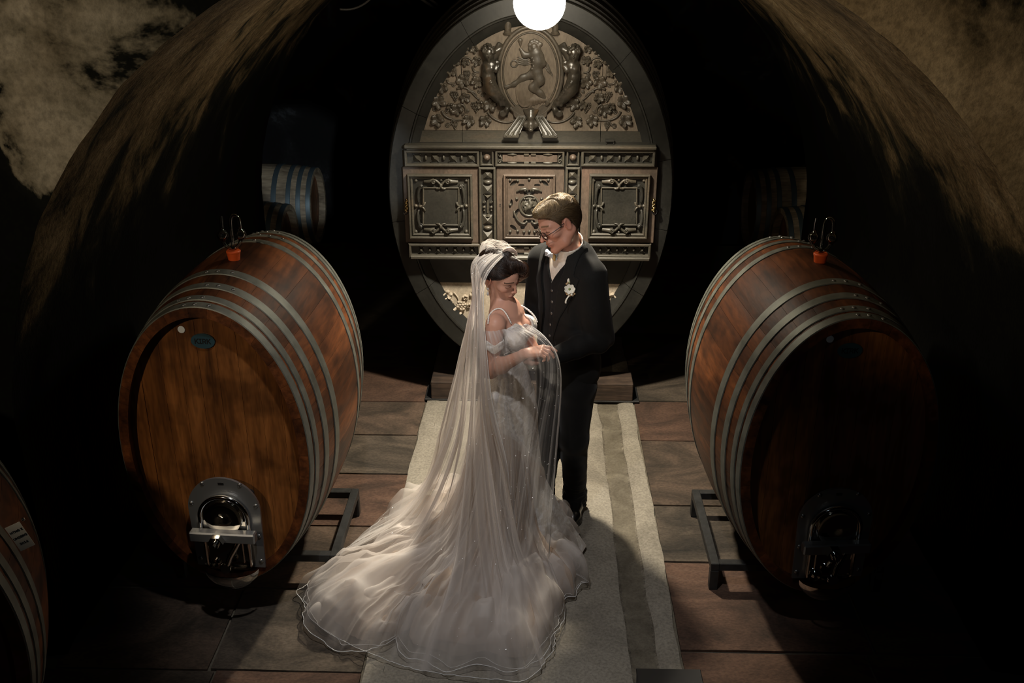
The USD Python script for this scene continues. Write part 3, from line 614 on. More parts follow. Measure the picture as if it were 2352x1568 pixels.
def grapes(px, py, rp, y, seed=0, rows=(4, 5, 5, 4, 3, 2, 1)):
    c = T3(px, py, y); s = rp / 2287 * 6.3; q = np.random.default_rng(seed); ms = []
    for j, k in enumerate(rows):
        for i in range(k):
            ms.append(ball(c + [(i - (k - 1) / 2) * s * 1.75 + q.uniform(-.2, .2) * s + j * .25 * s, -s * (.5 + .5 * q.random() + .5 * (abs(i - (k - 1) / 2) < 1)), -j * s * 1.55], s, 1))
    return cat(ms)
def vine(pts, r, y, n=30): p = np.array([T3(a, b, y) for a, b in pts]); return tube(smooth_path(p, n), np.linspace(r, r * .6, n), 7)
def curl(px, py, rp, y, turns=1.8):
    c = T3(px, py, y); r = rp / 2287 * 6.3; t = np.linspace(0, turns * 2 * np.pi, 34)
    return tube(np.stack([c[0] + r * (1 - t / t[-1] * .85) * np.cos(t), np.full(34, y), c[2] + r * (1 - t / t[-1] * .85) * np.sin(t)], 1), .0038, 6)
o7 = lambda x, y: (960 + x / 7.127, 100 + y / 7.127)
leaves7 = [(760, 90, 95), (925, 90, 75), (600, 300, 90), (540, 470, 85), (770, 310, 75), (960, 290, 85), (400, 720, 110), (740, 610, 120), (960, 640, 110), (330, 960, 125), (760, 890, 95), (1000, 1000, 80), (640, 1090, 115), (1170, 1000, 125), (830, 1260, 110), (310, 1250, 120), (1110, 1270, 110), (530, 1030, 70), (880, -60, 60), (1010, -150, 55)]
grapes7 = [(590, 790, 15), (930, 970, 15), (590, 1265, 13), (795, 450, 13), (730, 880, 9)]
vines7 = [[(640, 745), (800, 735), (900, 820), (1010, 920)], [(390, 1100), (450, 1190), (560, 1240), (700, 1250), (770, 1235)], [(1140, 1120), (1220, 1210), (1330, 1270), (1480, 1290), (1570, 1250)], [(690, 990), (765, 1040), (770, 1120), (720, 1170)], [(690, 300), (720, 235), (800, 225), (880, 280)], [(605, 340), (620, 480), (665, 620)], [(900, 370), (920, 450), (1000, 470)], [(820, 780), (900, 790), (960, 860)], [(480, 590), (500, 640), (640, 640)]]
curls7 = [(1065, 840, 38), (915, 510, 32), (480, 1110, 42), (270, 1080, 34), (580, 685, 30), (805, 1110, 30), (490, 1340, 44), (1000, 790, 26), (840, 100, 30)]
for side in (0, 2):
    R_ = (lambda m: m) if side == 0 else mir
    for i, (x, y, r) in enumerate(leaves7):
        x_, y_ = (x, y) if side == 0 else (x + 14 * math.sin(i * 2.3), y + 14 * math.cos(i * 1.7))
        part(BOARD[side], 'vine_leaf', R_(leaf(*o7(x_, y_), r / 7.127, .9 * math.sin(i * 4.1 + side), YB_, .017, i + 40 * side)), mat_carve, 45)
    for i, (x, y, r) in enumerate(grapes7): part(BOARD[side], 'grape_bunch', R_(grapes(*o7(x, y), r / 7.127, YB_, i + side)), mat_carve, True)
    for v in vines7: part(BOARD[side], 'vine_stem', R_(vine([o7(*p) for p in v], .0075, YB_ - .004)), mat_carve, True)
    for c in curls7: part(BOARD[side], 'tendril', R_(curl(o7(*c[:2])[0], o7(*c[:2])[1], c[2] / 7.127, YB_ - .001)), mat_carve, True)
# lower relief either side of the couple
o8 = lambda x, y: (920 + x / 7.84, 640 + y / 7.84)
for side in (0, 1):
    R_ = (lambda m: m) if side == 0 else mir
    for i, (x, y, r) in enumerate([(850, 300, 105), (1040, 570, 110), (1170, 330, 60), (1240, 480, 60), (1330, 300, 100), (1330, 640, 100)]):
        part(LOW, 'vine_leaf', R_(leaf(*o8(x, y), r / 7.84, 1.2 * math.sin(i * 3.1 + side), YB_, .018, 90 + i + 20 * side)), mat_carve_low, 45)
    part(LOW, 'grape_bunch', R_(grapes(*o8(1090, 420), 3.6, YB_, 77 + side, (3, 4, 3, 2))), mat_carve_low, True)
    for x, y, r in ((910, 430, 50), (1095, 810, 75), (1250, 700, 40)): part(LOW, 'tendril', R_(curl(*o8(x, y), r / 7.84, YB_ - .001)), mat_carve_low, True)
    for v in ([(960, 250), (1030, 340), (1050, 420)], [(880, 500), (960, 430)], [(980, 740), (1090, 720), (1170, 800), (1160, 900)]): part(LOW, 'vine_stem', R_(vine([o8(*p) for p in v], .006, YB_ - .004)), mat_carve_low, True)

# --- medallion with a dancing figure astride a cask, on the middle board
o5 = lambda x, y: (1040 + x / 5.81, 60 + y / 5.81)
def P5(x, y, d): q = T3(*o5(x, y), YB_ - d); return q
mc = P5(1035, 620, 0); ma, mb = 69 / 2287 * 6.3, 93 / 2287 * 6.45
part(BOARD[1], 'medallion_field', move(extrude(ellipse(mc[0], mc[2], ma, mb, 72), .012), (0, YB_ - .012, 0)), mat_carve_bg, 30)
t = np.linspace(0, 2 * np.pi, 90, endpoint=False)
part(BOARD[1], 'medallion_frame', cat(tube(np.stack([mc[0] + ma * np.cos(t), 0 * t + YB_ - .018, mc[2] + mb * np.sin(t)], 1), .013, 10, True), tube(np.stack([mc[0] + ma * .86 * np.cos(t), 0 * t + YB_ - .013, mc[2] + mb * .88 * np.sin(t)], 1), .006, 8, True)), mat_carve, True)
def figure(P):
    q = P.copy(); q[:, 1] = (q[:, 1] - (YB_ - .012)) * 2.0 + YB_ - .012
    A = lambda x, y, d: P5(x, y, .012 + d)
    d = sd_ball(q, A(1085, 270, .02), .024)
    for i, (x, y) in enumerate(((1030, 250), (1050, 210), (1090, 195), (1130, 215), (1145, 260), (1035, 300), (1140, 305), (1170, 240))): d = smin(d, sd_ball(q, A(x, y, .012), .017), .006)
    d = smin(d, sd_ball(q, A(1080, 285, .042), .006), .004)
    d = smin(d, chain(q, [A(1110, 370, .015), A(1130, 480, .02), A(1120, 600, .018)], [.042, .036, .034], .02), .012)
    d = smin(d, chain(q, [A(1050, 375, .02), A(960, 385, .018), A(905, 300, .016)], [.020, .017, .012]), .01)
    d = smin(d, sd_cap(q, A(905, 260, .012), A(900, 190, .012), .008, .018), .006)
    d = smin(d, chain(q, [A(1175, 385, .02), A(1200, 500, .02), A(1080, 560, .03), A(1000, 640, .02)], [.022, .019, .016, .013]), .008)
    d = smin(d, chain(q, [A(1130, 620, .02), A(1160, 720, .025), A(1060, 815, .022), A(1170, 890, .016), A(1270, 1010, .012), A(1255, 1050, .012)], [.036, .030, .024, .020, .012, .010]), .008)
    d = smin(d, chain(q, [A(1090, 630, .014), A(930, 690, .014), A(820, 770, .012), A(715, 810, .010), A(700, 800, .010)], [.030, .022, .015, .011, .009]), .008)
    for k in range(4): d = smin(d, chain(q, [A(1040, 430 + 26 * k, .004), A(960, 450 + 22 * k, .008), A(880, 410 + 30 * k, .006), A(820, 430 + 30 * k, .002)], [.006, .008, .007, .004], .004), .005)
    for k in range(3): d = smin(d, chain(q, [A(1210, 420 + 50 * k, .003), A(1270, 520 + 40 * k, .007), A(1340, 650 + 20 * k, .003)], [.005, .008, .004], .004), .005)
    t_ = np.linspace(0, 2 * np.pi, 14)
    d = smin(d, chain(q, [A(820 + 45 * math.cos(x), 500 + 45 * math.sin(x), .004) for x in t_], [.008] * 14, .003), .003)
    for k in range(5): d = smin(d, sd_ball(q, A(1050 + 22 * (k % 2), 420 + 36 * k, .05), .008), .004)
    return d * .6
lo, hi = P5(640, 1080, .07), P5(1420, 120, -.01)
part(BOARD[1], 'dancing_figure', sdf_mesh(lambda P: figure(P) + .0016, lo, hi, .0030), mat_carve, True, 'carved dancing figure with a raised cup')
def mini_cask(P):
    q = P.copy(); q[:, 1] = (q[:, 1] - (YB_ - .012)) * 1.6 + YB_ - .012
    d = sd_ell(q, P5(955, 870, .012), (.050, .028, .092))
    for k in range(7): d = smin(d, chain(q, [P5(1000 + 42 * k, 1075 - 12 * k * 1, .010), P5(1010 + 40 * k, 990 - 3 * k, .022), P5(985 + 38 * k, 915, .010)], [.008, .012, .008], .004), .004)
    e = chain(q, [P5(955 + 100 * math.cos(x), 870 + 200 * math.sin(x), .018) for x in np.linspace(0, 2 * np.pi, 25)], [.008] * 25, .002)
    return np.minimum(d, e) * .7
part(BOARD[1], 'carved_cask', sdf_mesh(mini_cask, P5(800, 1110, .07), P5(1330, 620, -.01), .0036), mat_carve_bg, True)
def putto(P):
    A = lambda x, y, d: P5(x, y, d)
    d = sd_ell(P, A(482, 345, .050), (.034, .034, .041)); d = smin(d, sd_ell(P, A(487, 400, .056), (.024, .024, .022)), .012)
    g = np.random.default_rng(5)
    for k in range(30):
        a, b = g.uniform(-.1, 3.3), g.uniform(-.3, .9)
        d = smin(d, sd_ball(P, A(480, 335, .050) + np.array([.040 * math.cos(a) * math.cos(b), -.036 * math.sin(b), .044 * math.sin(a) * math.cos(b)]), .0095), .003)
    d = smin(d, sd_cap(P, A(488, 360, .083), A(492, 385, .090), .004, .006), .004)
    d = smin(d, sd_ell(P, A(490, 412, .080), (.009, .006, .003)), .002); d = smin(d, sd_ball(P, A(490, 432, .074), .009), .006)
    for x in (472, 507): d = smax(d, -sd_ball(P, A(x, 368, .088), .0075), .004); d = smin(d, sd_ball(P, A(x - 2, 395, .074), .010), .006)
    d = smin(d, chain(P, [A(490, 430, .045), A(500, 480, .045)], [.020, .020]), .012)
    d = smin(d, chain(P, [A(495, 515, .045), A(478, 610, .045), A(485, 690, .04), A(500, 760, .04)], [.036, .032, .034, .036], .02), .02)
    d = smin(d, sd_cap(P, A(445, 505, .045), A(545, 495, .055), .019, .019), .015)
    d = smin(d, sd_ball(P, A(520, 545, .070), .018), .012); d = smin(d, sd_ball(P, A(465, 555, .070), .018), .012); d = smin(d, sd_ell(P, A(478, 665, .062), (.028, .020, .024)), .012)
    for y in (620, 700): d = smax(d, -chain(P, [A(430, y - 8, .080), A(480, y + 6, .090), A(540, y - 8, .080)], [.003] * 3, .001), .006)
    d = smin(d, chain(P, [A(548, 500, .055), A(580, 570, .062), A(610, 520, .058), A(622, 470, .045)], [.018, .0155, .013, .011], .006), .006)   # bent arm
    d = smin(d, chain(P, [A(612, 470, .045), A(590, 455, .05)], [.011, .008]), .004)
    for k in range(4): d = smin(d, chain(P, [A(550 + 8 * k, 440 - 10 * k, .02), A(575 + 22 * k, 330 - 12 * k, .024 - .003 * k), A(610 + 22 * k, 215 + 14 * k, .012)], [.012, .015, .006], .008), .007)   # wing feathers
    d = smin(d, chain(P, [A(500, 760, .04), A(530, 840, .038), A(600, 930, .034), A(690, 1010, .030), A(745, 1055, .026)], [.036, .037, .030, .021, .011], .02), .014)
    for k in range(8):
        f = k / 7; s_ = np.array([455 + 175 * f, 745 + 215 * f]); m_ = s_ + [62 - 12 * f, -14 + 10 * f]; e_ = s_ + [104 - 24 * f, 22 + 8 * f]
        d = smin(d, chain(P, [A(*s_, .066 - .02 * f), A(*m_, .074 - .024 * f), A(*e_, .058 - .024 * f)], [.008, .0125, .006], .004), .004)
    for k in range(5):
        f = k / 4; s_ = np.array([440 + 190 * f, 800 + 190 * f]); d = smin(d, chain(P, [A(*s_, .045), A(*(s_ + [10, 45]), .042), A(*(s_ + [38, 84]), .028)], [.010, .011, .004], .004), .004)
    t_ = np.linspace(0, 3.4 * np.pi, 22)
    d = smin(d, chain(P, [A(665 + (46 - 12 * x / 3) * math.cos(x - 1), 1150 + (46 - 12 * x / 3) * math.sin(x - 1), .030) for x in t_], [.0085] * 22, .003), .004)
    d = smin(d, chain(P, [A(745, 1055, .026), A(722, 1105, .03), A(735, 1190, .02)], [.013, .012, .004]), .006)
    return d
pm = sdf_mesh(putto, P5(360, 1220, .13), P5(780, 160, -.005), .0042)
part(BOARD[1], 'putto', pm, mat_putto, True, 'dark carved winged child with a leaf tail')
part(BOARD[1], 'putto', mir(pm), mat_putto, True, 'dark carved winged child with a leaf tail')
# foot of the medallion: two fluted scroll feet, a bracket and a horned mask
def scroll_foot():
    out = np.array([T2(*o5(x, y)) for x, y in ((1000, 1180), (880, 1180), (845, 1225), (800, 1290), (745, 1360), (697, 1412), (697, 1440), (872, 1440), (905, 1390), (935, 1320), (965, 1260))])
    v, f = extrude(out, .05); k = np.clip((ZF1 - v[:, 2]) / (ZF1 - ZF0), 0, 1); v = v.copy(); v[:, 1] = np.where(v[:, 1] < .02, YB_ - .030 - .050 * k ** 1.6, YB_)
    rib = [tube(smooth_path([P5(x0, 1200, .038), P5(x1, 1300, .046), P5(x2, 1385, .070), P5(x3, 1432, .086)], 14), [.006] * 10 + [.009] * 4, 8) for x0, x1, x2, x3 in ((900, 822, 752, 712), (935, 880, 815, 786), (985, 925, 880, 862))]
    return cat((v, f), *rib, move(box((0, 0, 0), (.094, .03, .016), .003), P5(785, 1436, .075)))
ZF1, ZF0 = T2(*o5(0, 1180))[1], T2(*o5(0, 1440))[1]
sf = scroll_foot()
part(BOARD[1], 'scroll_foot', sf, mat_hatch, 40); part(BOARD[1], 'scroll_foot', mir(sf), mat_hatch, 40)
hb = np.array([T2(*o5(x, y)) for x, y in ((800, 1080), (870, 1040), (1000, 1150), (1070, 1150), (1200, 1040), (1270, 1080), (1250, 1190), (1180, 1250), (1130, 1290), (940, 1290), (890, 1250), (820, 1190))])
part(BOARD[1], 'bracket', move(extrude(hb, .03), (0, YB_ - .03, 0)), mat_carve, 30)
def mask(P):
    d = sd_ell(P, P5(1042, 1310, .05), (.026, .03, .034))
    d = smin(d, sd_ell(P, P5(1042, 1350, .085), (.016, .012, .012)), .012)
    for s in (-1, 1):
        t_ = np.linspace(0, 1.6 * np.pi, 12)
        d = smin(d, chain(P, [P5(1042 + s * (62 + (34 - 5 * x) * math.cos(x + 2.2)), 1300 + (34 - 5 * x) * math.sin(x + 2.2), .05) for x in t_], [.013] * 12, .004), .006)
        d = smax(d, -sd_ball(P, P5(1042 + s * 25, 1305, .085), .008), .005)
        d = smin(d, chain(P, [P5(1042 + s * 10, 1210, .035), P5(1042 + s * 50, 1140, .035), P5(1042 + s * 95, 1110, .03)], [.014, .013, .006]), .01)
    d = smin(d, chain(P, [P5(1042, 1130, .035), P5(1042, 1200, .05), P5(1042, 1280, .05)], [.026, .020, .018]), .012)
    return d
part(BOARD[1], 'horned_mask', sdf_mesh(mask, P5(900, 1420, .11), P5(1190, 1060, -.005), .0036), mat_putto, True)
# columns/urns half hidden by the glare above the medallion
for s in (0, 1):
    u = move(lathe([(1e-5, 0), (.024, .0), (.027, .008), (.018, .02), (.023, .05), (.024, .075), (.016, .085), (.028, .095), (.024, .105), (1e-5, .106)], 20), P5(735, 110, .012))
    part(BOARD[1], 'carved_urn', u if s == 0 else mir(u), mat_carve, 40)

# --- hatch band
def prect(x0, y0, x1, y1, yf, yb, bev=.003):
    a, b = T2(x0, y1), T2(x1, y0); a2, b2 = T2(x0, y0), T2(x1, y1)
    zlo, zhi = (a[1] + b2[1]) / 2, (a2[1] + b[1]) / 2; xl, xr = (a[0] + a2[0]) / 2, (b[0] + b2[0]) / 2
    return box(((xl + xr) / 2, (yf + yb) / 2, (zlo + zhi) / 2), (xr - xl, yb - yf, zhi - zlo), bev)
def pframe(x0, y0, x1, y1, wpx, yf, yb, bev=.004):
    """mitred frame with chamfered edges, widths in photograph pixels"""
    w = wpx / 2287 * 6.28
    lo, hi = np.array(T2(x0, y1)), np.array(T2(x1, y0))
    rows = []
    for d, y in ((0, yb), (0, yf + bev), (bev, yf), (w - bev, yf), (w, yf + bev), (w, yb)):
        rows.append([(lo[0] + d, y, lo[1] + d), (hi[0] - d, y, lo[1] + d), (hi[0] - d, y, hi[1] - d), (lo[0] + d, y, hi[1] - d)])
    return flip(grid(np.array(rows), closeu=False, closev=True))
HY = TY - .028                                    # face of the hatch carcass
hx = [T2(931, 374), T2(933, 325), T2(1504, 325), T2(1506, 374), T2(1505, 430), T2(1501, 500), T2(1494, 548), T2(1489, 583), T2(946, 583), T2(941, 548), T2(933, 500), T2(930, 430)]
HATCH = part(CASK, 'hatch_carcass', move(extrude(np.array(hx)[::-1], .09), (0, HY, 0)), mat_hatch_dark, 30)
part(CASK, 'cornice', cat(prect(933, 325, 1504, 333, HY - .055, HY + .02, .006), prect(938, 333, 1500, 338, HY - .035, HY + .02, .004)), mat_hatch, 30)
part(CASK, 'sill', prect(947, 576, 1489, 584, HY - .045, HY + .02, .006), mat_hatch, 30)
def pyramid(px, py, s, y, h=.026):
    c = T3(px, py, y); r = s / 2287 * 6.28
    return hull([c + [a * r, 0, b * r] for a in (-1, 1) for b in (-1, 1)] + [c + [0, -h, 0]])
def halfbar(px, py, wx, wz, y): return ball(T3(px, py, y), (wx / 2287 * 6.28, .02, wz / 2287 * 6.28), 2)
def xmark(px, py, s, y):
    return cat([tube([T3(px - s, py - s * b, y - .003), T3(px + s, py + s * b, y - .003)], .0045, 6) for b in (-1, 1)])
def stud_rail(x0, y0, x1, y1, n, mname='stud_rail'):
    R_ = part(CASK, mname, pframe(x0, y0, x1, y1, 6, HY - .034, HY), mat_hatch, 30)
    cy = (y0 + y1) / 2; xs = np.linspace(x0 + 27, x1 - 20, n); hgt = (y1 - y0) / 2 - 9
    for i, x in enumerate(xs):
        part(R_, 'pyramid_stud', pyramid(x, cy, hgt * .95, HY, .030), mat_hatch)
        part(R_, 'crossed_ribs', xmark(x, cy, hgt * 1.05, HY), mat_hatch_dark, True)
        if i < n - 1: part(R_, 'half_round', halfbar((x + xs[i + 1]) / 2, cy, 3.6, hgt * .8, HY), mat_hatch, True)
    return R_
stud_rail(934, 337, 1103, 373, 4); stud_rail(1333, 337, 1502, 373, 4)
stud_rail(944, 549, 1106, 579, 4); stud_rail(1331, 549, 1492, 579, 4)
for x, y in ((1120, 354), (1315, 354), (1122, 566), (1313, 566)):
    f = part(CASK, 'corner_block', pframe(x - 15, y - 18, x + 15, y + (18 if y < 400 else 14), 4, HY - .03, HY), mat_hatch, 30)
    part(f, 'round_boss', cat(ball(T3(x, y, HY - .008), (.021, .028, .021), 3), ball(T3(x, y, HY - .036), .004, 1)), mat_hatch_red, True)
# centre cartouche panels
for (x0, y0, x1, y1) in ((1139, 338, 1296, 373), (1141, 549, 1294, 579)):
    c = part(CASK, 'cartouche_rail', pframe(x0, y0, x1, y1, 5, HY - .034, HY), mat_hatch, 30)
    part(c, 'tablet', prect(x0 + 16, y0 + 9, x1 - 16, y1 - 8, HY - .016, HY, .004), mat_hatch_red, 30)
    for x in (x0 + 38, x1 - 38):
        for y in (y0 + 8, y1 - 7): part(c, 'strap_scroll', tube([T3(x - 10, y, HY - .018), T3(x + 2, y, HY - .02), T3(x + 10, y, HY - .016)], [.005, .008, .006], 8), mat_hatch, True)
    for y in (y0 + 8, y1 - 7): part(c, 'strap_knot', cat(prect((x0 + x1) / 2 - 14, y - 3, (x0 + x1) / 2 - 2, y + 3, HY - .026, HY, .003), prect((x0 + x1) / 2 + 2, y - 3, (x0 + x1) / 2 + 14, y + 3, HY - .026, HY, .003)), mat_hatch, 30)
    for x, s in ((x0 + 11, 1), (x1 - 11, -1)): part(c, 'end_scroll', cat(curl(x, y0 + 11, 5, HY - .012, 1.2), curl(x, y1 - 10, 5, HY - .012, 1.2), tube([T3(x, y0 + 12, HY - .01), T3(x + s * 4, (y0 + y1) / 2, HY - .014), T3(x, y1 - 12, HY - .01)], .005, 7)), mat_hatch, True)
# pillars
for cx in (1122, 1313):
    Pi = part(CASK, 'pillar', pframe(cx - 18, 375, cx + 18, 549, 5, HY - .038, HY), mat_hatch, 30)
    for y in (382, 543): part(Pi, 'crossed_ribs', xmark(cx, y, 9, HY), mat_hatch_dark, True)
    for y in (393, 428, 496, 532): part(Pi, 'pyramid_stud', pyramid(cx, y, 11.5, HY, .032), mat_hatch)
    for y in (410, 514): part(Pi, 'half_round', halfbar(cx, y, 9.5, 5.5, HY - .004), mat_hatch, True)
    c, e = T3(cx, 443, HY), 6.28 / 2287
    part(Pi, 'drop_ornament', cat(hull([c + [-10 * e, 0, 5 * e], c + [10 * e, 0, 5 * e], c + [0, 0, -10 * e], c + [0, -.03, -1 * e]]), hull([T3(cx, 487, HY) + [-10 * e, 0, -4 * e], T3(cx, 487, HY) + [10 * e, 0, -4 * e], T3(cx, 487, HY) + [0, 0, 8 * e], T3(cx, 487, HY) + [0, -.03, 0]]), tube([T3(cx, 450, HY - .008), T3(cx, 480, HY - .008)], .006, 8)), mat_hatch, 20)
    for s in (-8, 8):
        part(Pi, 'volute', cat(curl(cx + s, 456, 3.6, HY - .012, 1.0), ball(T3(cx + s, 467, HY - .01), .0095, 2), ball(T3(cx + s, 474, HY - .01), .006, 2)), mat_hatch, True)
# doors
def door(x0, x1, label):
    return part(CASK, 'hatch_door', prect(x0, 376, x1, 548, HY - .012, HY + .02, .004), mat_hatch_red, 30, label)
def strap_door(x0, x1, mx0, mx1, label):
    D = door(x0, x1, label); y0, y1 = 391, 535; cx, cy = (mx0 + mx1) / 2, (y0 + y1) / 2
    part(D, 'molding', cat(pframe(mx0, y0, mx1, y1, 5, HY - .048, HY), pframe(mx0 + 5, y0 + 5, mx1 - 5, y1 - 5, 6, HY - .034, HY, .006)), mat_hatch, 30)
    part(D, 'sunk_panel', prect(mx0 + 8, y0 + 8, mx1 - 8, y1 - 8, HY - .016, HY, .001), mat_hatch_dark)
    px0, px1, py0, py1 = cx - 40, cx + 40, 421, 505
    pl = part(D, 'tablet', prect(px0, py0, px1, py1, HY - .030, HY, .003), mat_hatch_dark, 30)
    part(D, 'tablet_rim', cat([tube([T3(*a, HY - .033), T3(*b, HY - .033)], .0055, 8) for a, b in (((px0 - 2, py0), (px1 + 2, py0)), ((px0 - 2, py1), (px1 + 2, py1)), ((px0, py0), (px0, py1)), ((px1, py0), (px1, py1)))]), mat_hatch, True)
    for y, s in ((407, 1), (517, -1)):
        for d in (-1, 1):
            part(D, 'scroll_roll', cat(tube([T3(cx + d * 38, y + s, HY - .02), T3(cx + d * 24, y, HY - .026), T3(cx + d * 15, y - s, HY - .03)], [.011, .014, .021], 12), curl(cx + d * 16, y - s, 6, HY - .05, 1.5), tube(smooth_path([T3(cx + d * 14, y - 4 * s, HY - .03), T3(cx + d * 7, y + s, HY - .03), T3(cx, y + 9 * s, HY - .03)], 8), .008, 8)), mat_hatch, True)
        part(D, 'ribbon_knot', cat(ball(T3(cx, y + 9 * s, HY - .038), (.010, .012, .016), 2), *[tube(smooth_path([T3(cx, y + 10 * s, HY - .036), T3(cx + d * 5, y + 15 * s, HY - .04), T3(cx + d * 11, y + 15 * s, HY - .034)], 8), [.007] * 4 + [.005] * 4, 8) for d in (-1, 1)]), mat_hatch, True)
    for d in (-1, 1):
        part(D, 'ribbon_knot', cat(ball(T3(cx + d * 46, cy, HY - .03), (.014, .012, .010), 2), *[tube(smooth_path([T3(cx + d * 44, cy, HY - .034), T3(cx + d * 38, cy + e * 4, HY - .042), T3(cx + d * 36, cy + e * 10, HY - .036)], 8), .006, 8) for e in (-1, 1)]), mat_hatch, True)
        for e in (-1, 1):
            part(D, 'side_strap', cat(tube(smooth_path([T3(cx + d * 50, cy + e * 8, HY - .022), T3(cx + d * 52, cy + e * 25, HY - .03), T3(cx + d * 48, cy + e * 42, HY - .03), T3(cx + d * 42, cy + e * 47, HY - .034)], 14), np.linspace(.007, .013, 14), 9), curl(cx + d * 46, cy + e * 44, 6, HY - .036, 1.4)), mat_hatch_dark, True)
            part(D, 'boss', ball(T3(cx + d * 57, cy + e * 58, HY - .016), (.0125, .016, .0125), 2), mat_hatch, True)
        part(D, 'boss', ball(T3(cx + d * 57, cy, HY - .016), (.0125, .016, .0125), 2), mat_hatch, True)
    for e in (-1, 1): part(D, 'boss', ball(T3(cx, cy + e * 59, HY - .016), (.011, .016, .011), 2), mat_hatch, True)
    return D
strap_door(932, 1103, 946, 1087, 'left hatch door with strapwork round a blank tablet')
strap_door(1333, 1503, 1348, 1490, 'right hatch door with strapwork round a blank tablet')
D = door(1142, 1294, 'centre hatch door with carved coat of arms')
part(D, 'molding', cat(pframe(1158, 391, 1275, 536, 5, HY - .046, HY), pframe(1163, 396, 1270, 531, 5, HY - .032, HY, .005)), mat_hatch_red, 30)
cx, cy = 1216, 461
part(D, 'sunk_panel', prect(1166, 399, 1267, 528, HY - .014, HY, .001), mat_hatch_dark)
def kid(x, y, a, b, rot=0.0, n=20): t = np.linspace(0, 2 * np.pi, n, endpoint=False); e = np.stack([a * np.cos(t), b * np.sin(t)], 1) @ np.array([[math.cos(rot), math.sin(rot)], [-math.sin(rot), math.cos(rot)]]); return np.array([T2(x + u, y + v) for u, v in e])[::-1]
holes = [kid(cx + d * 36, cy + e * 50, 9, 4.5, -.7 * d * e) for d in (-1, 1) for e in (-1, 1)] + [kid(cx, cy - 30, 13, 6), kid(cx - 40, cy - 6, 3, 8), kid(cx + 40, cy - 6, 3, 8), kid(cx - 30, cy + 18, 4, 12, .5), kid(cx + 30, cy + 18, 4, 12, -.5), kid(cx, cy + 36, 14, 5), kid(cx - 15, cy + 50, 5, 4), kid(cx + 15, cy + 50, 5, 4), kid(cx - 18, cy - 46, 7, 3), kid(cx + 18, cy - 46, 7, 3)]
part(D, 'fretwork_panel', move(extrude(np.array([T2(1168, 527), T2(1265, 527), T2(1265, 401), T2(1168, 401)]), .018, holes), (0, HY - .032, 0)), mat_hatch_red, 25)
t = np.linspace(0, 2 * np.pi, 40, endpoint=False); c = T3(cx, cy, HY - .036)
part(D, 'shield_rim', tube(np.stack([c[0] + .060 * np.cos(t), 0 * t + c[1], c[2] + .064 * np.sin(t)], 1), .007, 8, True), mat_hatch, True)
def arms(P):
    c = T3(cx, cy, HY - .034); d = sd_ell(P, c, (.050, .012, .054)); q = np.random.default_rng(3)
    for k in range(5): d = smin(d, sd_ball(P, c + [-.03 + .015 * k, -.012, .046], .007), .003)
    d = smin(d, chain(P, [c + [-.022, -.014, -.02], c + [0, -.018, -.005], c + [.012, -.016, .018], c + [.004, -.016, .032]], [.010, .014, .012, .010], .006), .004)
    for a, b in ((-.022, -.034), (.018, -.036), (.03, .002), (-.026, .012)): d = smin(d, sd_cap(P, c + [a * .4, -.014, b * .4], c + [a, -.014, b], .008, .005), .004)
    d = smin(d, chain(P, [c + [-.02, -.012, -.018], c + [-.034, -.012, 0], c + [-.028, -.012, .024]], [.005, .005, .006], .003), .003)
    return d
part(D, 'coat_of_arms', sdf_mesh(arms, c - [.07, .04, .075], c + [.07, .03, .075], .0032), mat_hatch, True)
for d in (-1, 1):
    part(D, 'volute', cat(tube(smooth_path([T3(cx + d * 28, cy - 32, HY - .038), T3(cx + d * 16, cy - 38, HY - .046), T3(cx + d * 6, cy - 38, HY - .046), T3(cx + d * 4, cy - 32, HY - .04)], 14), [.005] * 4 + [.009] * 6 + [.006] * 4, 8), curl(cx + d * 9, cy - 36, 3, HY - .05, 1.2)), mat_hatch, True)
    part(D, 'volute', tube(smooth_path([T3(cx + d * 34, cy + 12, HY - .036), T3(cx + d * 27, cy + 30, HY - .042), T3(cx + d * 14, cy + 40, HY - .042), T3(cx + d * 5, cy + 34, HY - .038)], 14), .0065, 8), mat_hatch, True)
    for x, y in ((43, -58), (43, -2), (43, 58), (28, -16), (26, -57), (26, 57), (12, 59)): part(D, 'boss', ball(T3(cx + d * x, cy + y, HY - .032), (.0095, .014, .0095), 2), mat_hatch, True)
for y in (-60, 58): part(D, 'boss', ball(T3(cx, cy + y, HY - .032), (.010, .014, .010), 2), mat_hatch, True)
part(D, 'keyhole', cat(ball(T3(1150, 460, HY - .012), (.004, .003, .004), 2), prect(1149.3, 460, 1150.8, 466, HY - .0145, HY, .0004)), mat_black)
# brass latches at the hatch's two ends and a small iron staple
for s, x in ((0, 938.5), (1, 1497.5)):
    L_ = part(CASK, 'brass_latch', cat([ball(T3(x + 2.2 * math.sin(k * 1.9), 449 + 2.6 * k, HY - .02), (.008 + .004 * (k % 2), .008, .007), 1) for k in range(11)] + [tube([T3(x, 447, HY - .014), T3(x, 477, HY - .014)], .006, 8)]), mat_brass, True, 'ornate little brass latch')
    part(L_, 'ring', tube(np.array([T3(x - (3 if s == 0 else -3) + 5 * math.cos(u), 477 + 6 * math.sin(u), HY - .014) for u in np.linspace(0, 2 * np.pi, 20, endpoint=False)]), .003, 6, True), mat_black, True)
part(CASK, 'staple', cat(prect(1389, 316, 1409, 319, HY - .012, HY + .05, .002), prect(1389, 316, 1392, 325, HY - .006, HY + .05, .002), prect(1406, 316, 1409, 325, HY - .006, HY + .05, .002)), mat_tun_edge)
